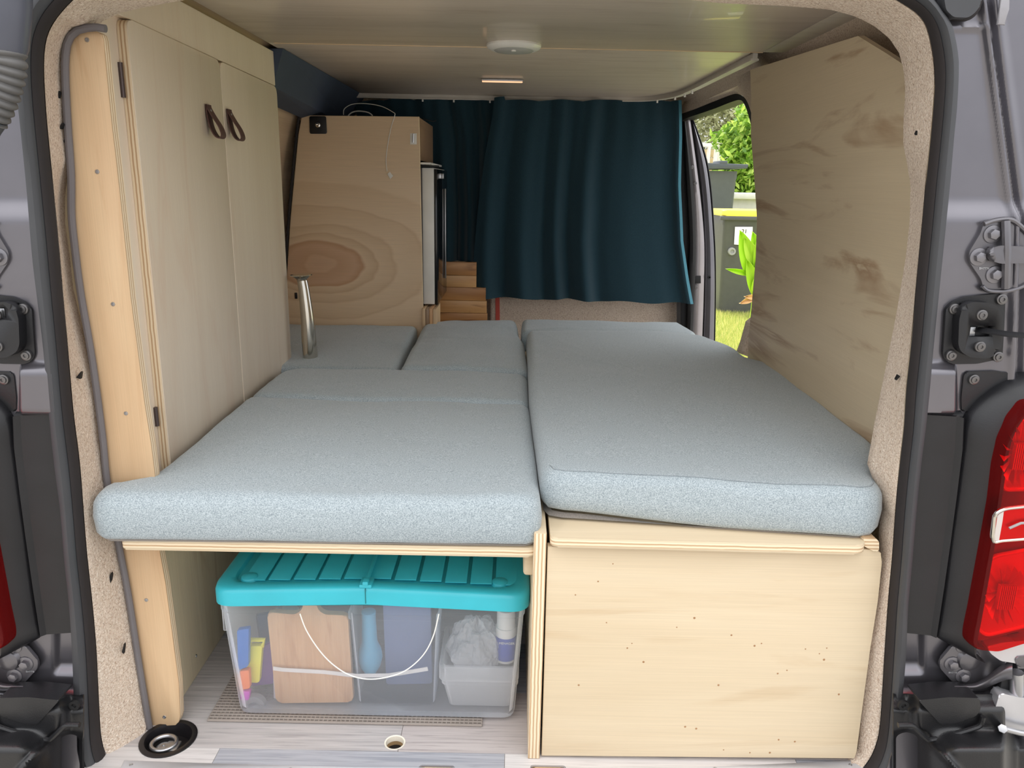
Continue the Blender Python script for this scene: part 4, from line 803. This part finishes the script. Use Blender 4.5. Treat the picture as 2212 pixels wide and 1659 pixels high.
# cable
cbw = thing('usb_cable', 'thin white charging cable looping over the fridge cabinet and hanging down', 'cable', at(840, 300, y=CY))
cp_ = [at(u, v, y=y) for u, v, y in ((742,248,1.66),(744,235,1.66),(762,225,1.66),(792,224,1.64),(825,230,1.60),(850,243,1.56),(853,248,1.552),(845,275,1.552),(838,310,1.552),(834,345,1.552),(836,370,1.552))]
MB().tube(spline(cp_, 70), .0013, 8).build('wire', white_m, cbw); MB().prism([at(u, v, y=1.548) for u, v in ((836,376),(842,371),(849,380),(843,387))], (0, .005, 0), .001).build('plug', white_m, cbw)
MB().tube(spline([at(u, v, y=1.68) for u, v in ((752,250),(760,243),(775,240),(795,243),(805,250))], 24), .0022, 8).build('inner_loop', white_m, cbw)
tag(MB().tube(spline([at(u, v, y=1.7) for u, v in ((905,255),(918,258),(935,262),(942,260))], 14), .0016, 6).build('black_wire', blackd), 'short black wire sticking out at the cabinet top right corner', 'wire')
# chrome tube
ch = thing('chrome_table_leg', 'bent chrome tube with a flared flange standing behind the cushions', 'table leg', at(670, 775, z=.46))
pp_ = spline([at(672, 790, y=1.0), at(668, 740, y=1.0), at(663, 680, y=1.0), at(657, 630, y=1.0), at(653, 606, y=1.0)], 30)
MB().tube(pp_, [.0205]*8+[.0205-.00030*i for i in range(22)], 24).build('tube', chrome, ch)
q = at(652, 606, y=1.0); MB().lathe(q, (-.05, 0, 1), [(.012, -.004), (.014, .003), (.024, .012), (.031, .0145), (.030, .0165), (0, .0165)], 28).build('flange', chrome, ch)

# ================================================================ CURTAINS AND RAIL
def curtain(name, label, L_, R_, top, bot, Y, folds, amp, seedv, hem=True):
    # L_, R_ : lists of (z, x) edges
    def ed(E, z):
        E = sorted(E)
        for (za, xa), (zb_, xb) in zip(E, E[1:]):
            if z <= zb_: return xa+(xb-xa)*max(0, (z-za)/(zb_-za))
        return E[-1][1]
    def fn(i, j):
        zt2 = top(i); zb2 = bot(i); z = zt2+(zb2-zt2)*j; xl, xr = ed(L_, z), ed(R_, z); x = xl+(xr-xl)*i
        y = Y
        for c_, w_, a_, dr in folds: y -= amp*a_*math.exp(-((i-c_-dr*j)/w_)**2)*(.35+.65*j)
        y += amp*.25*noise.noise(Vector((i*9+seedv, j*1.2, 0)))+.003*math.sin(i*60+seedv)*(1-j)**4
        x += .006*noise.noise(Vector((i*5, j*2, seedv)))
        return Vector((x, y, z))
    t_ = thing(name, label, 'curtain', (0, Y, 1.2))
    g = MB(); g.grid(fn, 150, 60); g.build('cloth', teal_m, t_, angle=80, solid=.003)
    return t_, fn
zc = lambda u, v: at(u, v, y=2.0).z
xc = lambda u, v: at(u, v, y=2.0).x
E_ = lambda pts: [(zc(u, v), xc(u, v)) for u, v in pts]
folds_r = [(.03, .035, 1.2, .03), (.12, .03, -.9, .02), (.20, .045, 1.3, .03), (.31, .022, -.9, .02), (.37, .02, .8, .02), (.43, .025, -1.1, .01), (.52, .035, 1.4, .0), (.60, .04, -.8, -.02), (.74, .1, .5, 0), (.93, .05, -.5, 0), (.985, .015, 1.0, 0)]
cr_, fnr = curtain('teal_curtain', 'wide dark teal curtain on the right hanging over the cab opening', E_([(1070,203),(1066,240),(1048,330),(1036,430),(1025,540),(1019,645)]), E_([(1467,203),(1468,300),(1466,400),(1470,520),(1482,600),(1494,665)]),
        lambda i: zc(1070+400*i, 220-4*abs(math.sin(i*math.pi*4.2))+(0 if i > .05 else -8)), lambda i: zc(1020+470*i, 640+15*i+2*math.sin(i*25)), 1.985, folds_r, .020, 3)
g = MB(); g.loft([[fnr(.992, j/40)+Vector((-.002, -.004, 0)) for j in range(41)], [fnr(1.0, j/40)+Vector((.004, -.002, 0)) for j in range(41)]], closed=False); g.build('edge_hem', hem_m, cr_, solid=.002)
folds_l = [(.2, .05, .8, 0), (.38, .04, -.6, .05), (.55, .05, 1.2, .03), (.64, .025, -1.3, .05), (.72, .03, 1.5, .08), (.80, .02, -1, .08), (.86, .02, 1.3, .06), (.92, .02, -.8, 0)]
cl_, fnl = curtain('teal_curtain', 'dark teal curtain on the left hanging behind the fridge', E_([(762,225),(780,300),(820,560)]), E_([(1085,203),(1088,300),(1075,450),(1062,566)]),
        lambda i: zc(762+320*i, 222-8*sm(.0, .3, i)-5*abs(math.sin(i*math.pi*5))), lambda i: zc(820+240*i, 566), 2.035, folds_l, .022, 8)
rl = thing('curtain_rail', 'curved white plastic curtain rail under the ceiling', 'curtain rail', (0, 2.0, 1.28))
rp_ = spline([Vector((-.64, 1.99, 1.282)), Vector((-.3, 2.02, 1.284)), Vector((0, 2.025, 1.285)), Vector((.3, 2.01, 1.285)), Vector((.48, 1.95, 1.285)), Vector((.56, 1.80, 1.285)), Vector((.578, 1.6, 1.285)), Vector((.583, 1.3, 1.285)), Vector((.588, .945, 1.285))], 110)
g = MB(); rings = []
for i, p in enumerate(rp_):
    T = (rp_[min(i+1, 109)]-rp_[max(i-1, 0)]).normalized(); S_ = Vector((T.y, -T.x, 0)); rings.append([p+S_*a_+Vector((0, 0, b3)) for a_, b3 in ((-.006, .008), (-.006, -.004), (-.010, -.005), (-.010, -.009), (.010, -.009), (.010, -.005), (.006, -.004), (.006, .008))])
g.loft(rings); g.build('track', offwh, rl)
for i in (14, 20, 27, 33, 40, 46, 52, 60, 66, 71, 76): p = rp_[i]; MB().box(p.x-.003, p.x+.003, p.y-.004, p.y+.004, p.z-.018, p.z-.009, .0006).build('glider', white_m, rl)
MB().box(-.5, .5, 2.05, 2.075, 1.262, 1.292, .002).build('back_flange', offwh, rl)

# ceiling lamps
lp = at(1110, 99, z=1.29)
t = thing('ceiling_light', 'round white ceiling light with a frosted grey diffuser', 'ceiling light', (lp.x, lp.y, 1.29))
MB().lathe((lp.x, lp.y, 1.292), (0, 0, -1), [(.066, 0), (.066, .004), (.062, .009), (.053, .013), (.050, .013)], 48).build('ring', white_m, t)
MB().lathe((lp.x, lp.y, 1.281), (0, 0, -1), [(.0505, 0), (.045, .004), (.025, .007), (0, .008)], 40).build('diffuser', plain('diffuser', srgb(176, 176, 172), .45), t)
MB().cyl((lp.x, lp.y-.03, 1.279), (lp.x, lp.y-.03, 1.2725), .006, 16, bev=.001).build('switch_button', white_m, t)
q = at(1085, 174, z=1.287)
t = thing('slim_ceiling_lamp', 'slim warm glowing strip lamp on the ceiling in front of the curtain', 'lamp', (q.x, q.y, 1.287)); MB().box(q.x-.068, q.x+.068, q.y-.010, q.y+.010, 1.284, 1.292, .003).build('housing', steel, t); MB().box(q.x-.065, q.x+.065, q.y-.008, q.y+.008, 1.2815, 1.286, .002).build('light_bar', emis('warm_glow', (1, .55, .32, 1), .9), t)

# ================================================================ RIGHT PLYWOOD WALL PANEL
edge_px = [(1629,150,1.292),(1631,215,0),(1630,290,0),(1637,380,0),(1643,470,0),(1640,560,0),(1632,650,0),(1625,725,0)]
prof = sorted([(at(u, v, y=1.07).z, at(u, v, y=1.07).x) for u, v, _ in edge_px])
def pxz(z):
    z = max(prof[0][0]-.10, min(prof[-1][0], z))
    if z < prof[0][0]: return prof[0][1]+(prof[0][0]-z)*.05
    for (za, xa), (zb_, xb) in zip(prof, prof[1:]):
        if z <= zb_: return xa+(xb-xa)*max(0, (z-za)/(zb_-za))
    return prof[-1][1]
c1 = at(1866, 76, x=pxz(1.24)); ztop_r = prof[-1][0]; ztop_f = c1.z; ycut = c1.y; ZB = .47
def topz(y): return ztop_r+(ztop_f-ztop_r)*(1.07-y)/(1.07-ycut) if y > ycut else ztop_f-(ycut-y)*.42
def fnp(i, j):
    y = 1.07-.97*i; z = ZB+(topz(y)-ZB)*j
    return Vector((pxz(z), y, z))
rp2 = thing('plywood_wall_panel', 'large streaky plywood panel lining the right wall above the bed', 'wall panel', (.68, .6, .5))
MB().grid(fnp, 60, 50).build('panel', [ply_right], rp2, angle=60, solid=.010)
for u, v in ((1832, 98), (1661, 153), (1640, 738)):
    x_ = .635 if v < 200 else .682; qq = at(u, v, x=x_); zc_ = qq.z; qq = at(u, v, x=pxz(zc_)-.0015); put(SCREW, 'screw', qq, rp2, (0, 0, -math.pi/2), 1.5)
# carpeted corner by the panel foot
g = MB(); g.prism([at(u, v, y=1.09) for u, v in ((1600,765),(1612,735),(1620,700),(1632,690),(1700,700),(1700,800))], (0, .05, 0), .006, 2); g.build('carpet_corner', carpet_m, wr)
# jamb behind panel

# ================================================================ B PILLAR IN THE SIDE OPENING
pil = thing('door_pillar', 'grey curved side door pillar with black seals seen through the side opening', 'pillar', (.72, 2.05, .5))
def band(name, mat, Lp, Rp, y, dep, bul=0.006):
    a_ = spline([at(u, v, y=y) for u, v in Lp], 40); b3 = spline([at(u, v, y=y) for u, v in Rp], 40)
    g = MB(); g.loft([[p+Vector((0, dep, 0)) for p in a_]]+[[p.lerp(q_, t)+Vector((0, -bul*math.sin(math.pi*t), 0)) for p, q_ in zip(a_, b3)] for t in (0, .15, .5, .85, 1)]+[[q_+Vector((0, dep, 0)) for q_ in b3]], closed=False)
    return g.build(name, mat, pil, angle=40)
c_l = [(1476,262),(1484,400),(1490,520),(1486,640),(1483,780)]
c_a = [(1481,262),(1497,400),(1503,520),(1500,640),(1493,780)]
c_b = [(1491,256),(1510,400),(1521,520),(1520,640),(1515,780)]
c_c = [(1494,255),(1515,400),(1523,520),(1523,640),(1518,780)]
c_d = [(1492,250),(1526,360),(1540,500),(1544,620),(1541,780)]
c_e = [(1495,249),(1531,360),(1544,500),(1547,620),(1544,780)]
band('dark_lining', fabric('charcoal_felt', srgb(34, 34, 36), srgb(48, 48, 50)), [(1466,262),(1466,400),(1466,520),(1470,640),(1470,780)], c_l, 2.04, .12)
band('inner_seal', blackd, c_l, c_a, 2.02, .1); band('painted_frame', plain('pillar_paint', srgb(168, 162, 164), .3, .5, .4), c_a, c_b, 2.05, .1); band('gap', blackd, c_b, c_c, 2.07, .08, 0); band('outer_frame', plain('pillar_paint2', srgb(112, 110, 116), .3, .5, .4), c_c, c_d, 2.06, .1, .012); band('outer_seal', blackd, c_d, c_e, 2.08, .08)
for u, v in ((1494,361),(1501,396)): put(TORX, 'bolt', at(u, v, y=2.035), pil)
put(TORX, 'bolt', at(1503, 620, y=2.036), pil)
MB().lathe(at(1532, 599, y=2.040), (0, -1, 0), [(.007, 0), (.006, .003), (.003, .003), (.002, 0), (0, 0)], 16).build('plug', blackd, pil)
MB().prism([at(u, v, y=2.036) for u, v in ((1498,597),(1514,596),(1514,612),(1498,613))], (0, .01, 0), .001).build('black_latch', blackd, pil)

# ================================================================ OUTSIDE
GZ = -.60
def wheelie(name, label, u0, u1, vt, vb, y, col, lid, lidm):
    t_ = thing(name, label, 'bin', at((u0+u1)/2, vb, y=y)); x0 = at(u0, vb, y=y).x; x1 = at(u1, vb, y=y).x; zt3 = at(u0, vt, y=y).z; w_ = x1-x0
    def rg3(k, z): return rr(x0+k*w_*.5, x1-k*w_*.5, y+k*.2, y+.7-k*.15, z, .05)
    z0 = GZ+.02
    MB().loft([rg3(.16, z0), rg3(.14, z0+.04), rg3(.03, zt3-.12), rg3(0, zt3-.10), rg3(0, zt3)]).build('body', col, t_)
    return t_, x0, x1, zt3, z0
YB = 8.6
yb_m = plain('bin_grey', srgb(78, 78, 78), .5); 
bn, x0, x1, zt3, z0 = wheelie('recycling_bin', 'dark grey wheelie bin with yellow lid and white label', 1548, 1668, 466, 648, YB, yb_m, None, None)
ylw = plain('yellow_lid', srgb(240, 222, 90), .45)
MB().prism(rounded([Vector((x0-.03, YB-.04, zt3)), Vector((x1+.03, YB-.04, zt3)), Vector((x1+.03, YB+.72, zt3)), Vector((x0-.03, YB+.72, zt3))], .05), (0, 0, .07), .02, 3).build('lid', ylw, bn)
MB().box(x0-.05, x1+.05, YB-.05, YB+.0, zt3-.05, zt3+.0, .01).build('rim', yb_m, bn)
MB().prism([at(u, v, y=YB-.012) for u, v in ((1588,490),(1626,490),(1625,531),(1586,528))], (0, .008, 0)).build('label', plain('paper', srgb(246, 244, 240), .6), bn)
text_obj('21', 'label_text', at(1608, 500, y=YB-.016), .07, (math.pi/2, 0, 0), blackd, bn, .002)
MB().lathe(at(1581, 543, y=YB-.0), (0, -1, 0), [(.05, -.01), (.045, .02), (.025, .02), (.02, .005), (0, .005)], 20).build('round_boss', plain('boss', srgb(150, 150, 148), .4), bn)
MB().lathe((x0+.1, YB+.55, GZ+.1), (1, 0, 0), [(.1, 0), (.1, .05)], 24).build('wheel', blackd, bn); MB().lathe((x1-.15, YB+.55, GZ+.1), (1, 0, 0), [(.1, 0), (.1, .05)], 24).build('wheel', blackd, bn)
MB().tube([at(1573, 634, y=YB+.05), at(1625, 634, y=YB+.05)], .015, 8).build('axle', steel, bn)
tb, x0, x1, zt3, z0 = wheelie('tall_grey_bin', 'tall slate grey bin with a flat overhanging lid behind the recycling bin', 1490, 1570, 368, 640, 10.2, plain('slate_bin', srgb(84, 88, 94), .55), None, None)
MB().prism([at(u, v, y=10.1) for u, v in ((1480,350),(1617,355),(1615,364),(1480,366))], (0, .8, 0), .01).build('lid', plain('slate_lid', srgb(72, 78, 86), .5), tb)
MB().box(at(1555, 352, y=10.1).x, at(1572, 352, y=10.1).x, 10.1, 10.5, at(1560, 356, y=10.1).z, at(1560, 347, y=10.1).z, .01).build('lid_handle', plain('slate_lid2', srgb(72, 78, 86), .5), tb)
# grey garden chest
gc = thing('garden_chest', 'pale grey garden storage chest behind the recycling bin', 'chest', at(1610, 640, y=11.6)); a = at(1567, 416, y=11.5); b2 = at(1700, 416, y=11.5)
MB().box(a.x, b2.x, 11.5, 12.3, GZ, at(1600, 428, y=11.5).z, .02).build('body', plain('chest_grey', srgb(190, 188, 182), .6), gc); MB().box(a.x-.05, b2.x, 11.42, 12.4, at(1600, 430, y=11.5).z, a.z, .02).build('lid', plain('chest_lid', srgb(212, 210, 206), .6), gc)
# white fence with wood infill panels
fe = thing('white_fence', 'white framed garden fence with tan wooden infill panels', 'fence', at(1540, 360, y=15)); YF = 15.0; fw = plain('fence_white', srgb(244, 240, 232), .6); ft = wood('fence_tan', srgb(216, 186, 140), srgb(226, 200, 158), srgb(190, 156, 110), 'x', .6)
x0 = at(1480, 330, y=YF).x; zt3 = at(1520, 309, y=YF).z; zb3 = at(1520, 420, y=YF).z
MB().box(x0, x0+2.6, YF, YF+.1, zt3-.07, zt3).build('top_rail', fw, fe)
for u in (1490, 1516, 1532, 1547, 1560, 1573): x = at(u, 330, y=YF).x; MB().box(x-.025, x+.025, YF-.01, YF+.09, GZ, zt3-.02).build('post', fw, fe)
for ua, ub in ((1490, 1516), (1517, 1531), (1533, 1546)):
    for k in range(8):
        za = zt3-.12-k*.16; MB().box(at(ua, 330, y=YF).x+.03, at(ub, 330, y=YF).x-.03, YF+.03, YF+.06, za-.15, za, .005).build('slat', ft, fe)
MB().box(at(1552, 330, y=YF).x, at(1600, 330, y=YF).x, YF+.02, YF+.08, GZ, zt3-.02).build('white_panel', fw, fe)
MB().box(at(1543, 330, y=YF).x, at(1580, 330, y=YF).x, YF-.05, YF+.12, zt3, zt3+.10, .02).build('cap_beam', fw, fe)
# foliage
def leafm(name, a, b2, c):
    m2, N, L, p = newmat(name); oi = N.new('ShaderNodeNewGeometry'); r = ramp(N, [(0, a), (.5, b2), (1, c)]); L.new(oi.outputs['Random Per Island'], r.inputs[0]); L.new(r.outputs[0], p.inputs['Base Color']); p.inputs['Roughness'].default_value = .55
    tr = N.new('ShaderNodeBsdfTranslucent'); L.new(r.outputs[0], tr.inputs[0]); mx = N.new('ShaderNodeMixShader'); mx.inputs[0].default_value = .35; L.new(p.outputs[0], mx.inputs[1]); L.new(tr.outputs[0], mx.inputs[2]); L.new(mx.outputs[0], N['Material Output'].inputs[0]); return m2
def foliage(name, label, c0, rad, n, size, mat, seedv, asp=.35):
    rnd = random.Random(seedv); vs_, fs = [], []
    for _ in range(n):
        d = Vector((rnd.gauss(0, 1), rnd.gauss(0, 1), rnd.gauss(0, 1))).normalized(); k = rnd.random()**.33; lump = 1+.25*noise.noise(d*2.5+Vector((seedv, 0, 0)))
        p = Vector(c0)+Vector((d.x*rad[0], d.y*rad[1], d.z*rad[2]))*k*lump
        a_ = Vector((rnd.uniform(-1, 1), rnd.uniform(-1, 1), rnd.uniform(-1, .6))).normalized(); s_ = a_.orthogonal().normalized(); s_ = (Matrix.Rotation(rnd.uniform(0, 6.28), 3, a_) @ s_); sz = size*rnd.uniform(.6, 1.3)
        i0 = len(vs_); vs_ += [p-a_*sz, p+s_*sz*asp, p+a_*sz, p-s_*sz*asp]; fs += [(i0, i0+1, i0+2, i0+3)]
    t_ = thing(name, label, 'tree' if 'tree' in name else 'bush', (c0[0], c0[1], GZ))
    me = bpy.data.meshes.new('foliage'); me.from_pydata([tuple(v_) for v_ in vs_], [], fs); me.materials.append(mat); o_ = link('foliage', me, t_); o_['kind'] = 'stuff'
    g = MB(); trunk = [Vector((c0[0]+rnd.uniform(-.1, .1)*k, c0[1], GZ+(c0[2]-GZ)*k/4)) for k in range(5)]; g.tube(trunk, [.12, .1, .09, .07, .05], 8)
    for k in range(5):
        a_ = rnd.uniform(0, 6.28); g.tube([trunk[3], trunk[4]+Vector((math.cos(a_)*rad[0]*.5, math.sin(a_)*rad[1]*.5, rnd.uniform(-.1, .5)*rad[2]))], [.05, .02], 6)
    g.build('trunk', plain(name+'_bark', srgb(110, 94, 76), .9), t_); return t_
ol = leafm('olive_leaves', srgb(112, 116, 78), srgb(160, 164, 120), srgb(206, 208, 166)); gr = leafm('green_leaves', srgb(78, 120, 34), srgb(136, 178, 58), srgb(196, 220, 104))
c0 = at(1545, 255, y=20); foliage('olive_tree', 'pale olive tree behind the white fence', (c0.x+.4, 20, c0.z+.2), (3.2, 1.4, 1.9), 16000, .075, ol, 3, .4)
c0 = at(1700, 200, y=21); foliage('olive_tree', 'second pale olive tree further right above the green bush', (c0.x+.4, 21, c0.z), (2.6, 1.4, 2.4), 9000, .08, ol, 5, .4)
c0 = at(1658, 330, y=13); foliage('green_bush', 'bright green leafy bush right of the fence', (c0.x+.12, 13, c0.z), (1.05, .8, 1.05), 9000, .085, gr, 4, .4)
c0 = at(1590, 385, y=13.4); foliage('green_bush', 'low green bush behind the garden chest', (c0.x, 13.4, c0.z-.1), (.55, .5, .45), 1500, .08, gr, 6, .4)
# big-leaf plant
pt_ = thing('canna_plant', 'lime green broad-leaved plant in front of the recycling bin', 'plant', at(1628, 650, y=6.4)); YP = 6.4; lf = leafm('canna_leaf', srgb(160, 206, 40), srgb(186, 222, 62), srgb(206, 232, 96)); dry = plain('dry_leaf', srgb(206, 162, 112), .8)
def bigleaf(base, tip, wpx, mat, y):
    a_, b3 = at(*base, y=y), at(*tip, y=y-.08); d = (b3-a_); s_ = Vector((d.z, 0, -d.x)).normalized(); w3 = wpx/F*(y+1.11)
    g = MB()
    def f(i, j):
        wd = 1.5*w3*math.sin(math.pi*min(1, .12+i*.88))**.8; return a_+d*i+s_*(j-.5)*wd*2+Vector((0, -.03*math.sin(math.pi*i)-abs(j-.5)*.06, 0))
    g.grid(f, 10, 4); g.build('leaf', mat, pt_, angle=60, solid=.003)
for bs, tp, wp, mt in (((1630,610),(1597,497),13,lf),((1634,580),(1606,512),10,lf),((1638,575),(1624,500),9,lf),((1636,600),(1637,504),9,lf),((1630,615),(1652,540),10,lf),((1632,640),(1612,560),9,lf),((1628,640),(1640,580),9,lf),((1622,592),(1566,580),4,lf),((1632,636),(1596,655),5,dry),((1634,640),(1606,640),4,dry)): bigleaf(bs, tp, wp, mt, YP)
gq = at(1630, 640, y=YP); MB().tube([Vector((gq.x, YP, GZ)), gq, at(1632, 600, y=YP)], [.03, .025, .015], 8).build('stem', lf, pt_)
# grass blades
rnd = random.Random(2); vs_, fs = [], []
for _ in range(26000):
    y = rnd.uniform(5.2, 9.6); x = at(rnd.uniform(1480, 1680), 650, y=y).x; h = rnd.uniform(.03, .085); a_ = rnd.uniform(0, 6.28); i0 = len(vs_); lx, ly = rnd.uniform(-.03, .03), rnd.uniform(-.03, .03)
    vs_ += [(x, y, GZ), (x+.006*math.cos(a_), y+.006*math.sin(a_), GZ), (x+lx, y+ly, GZ+h)]; fs.append((i0, i0+1, i0+2))
me = bpy.data.meshes.new('grass'); me.from_pydata(vs_, [], fs); me.materials.append(leafm('grass_blades', srgb(140, 160, 74), srgb(184, 194, 104), srgb(232, 216, 150))); tag(link('grass_tufts', me), 'sunlit short grass blades on the lawn outside the side opening', 'grass', kind='stuff')

GR = {'cushion': 'cushions making up the bed', 'curtain': 'teal curtains across the cab', 'tail light': 'tail lights either side of the rear opening', 'housing': 'tail light housings', 'bumper': 'rear bumper corners', 'plate': None, 'bush': 'green bushes in the garden', 'tree': 'olive trees behind the fence', 'bin': 'garden bins', 'batten': 'small wooden battens'}
for o in list(C.objects):
    if o.parent is None and o.get('category') in GR and GR[o['category']]: o['group'] = GR[o['category']]
    if o.parent is None and o.name.startswith('upper_door_hinge'): o['group'] = 'upper door hinges'
    if o.parent is None and o.name.startswith('lower_door_hinge'): o['group'] = 'lower door hinges'
    if o.parent is None and o.name.startswith('door_check_plate'): o['group'] = 'door check plates'
    if o.parent is None and o.name.startswith('door_hinge_leaf'): o['group'] = 'hinge leaves of the open right door'
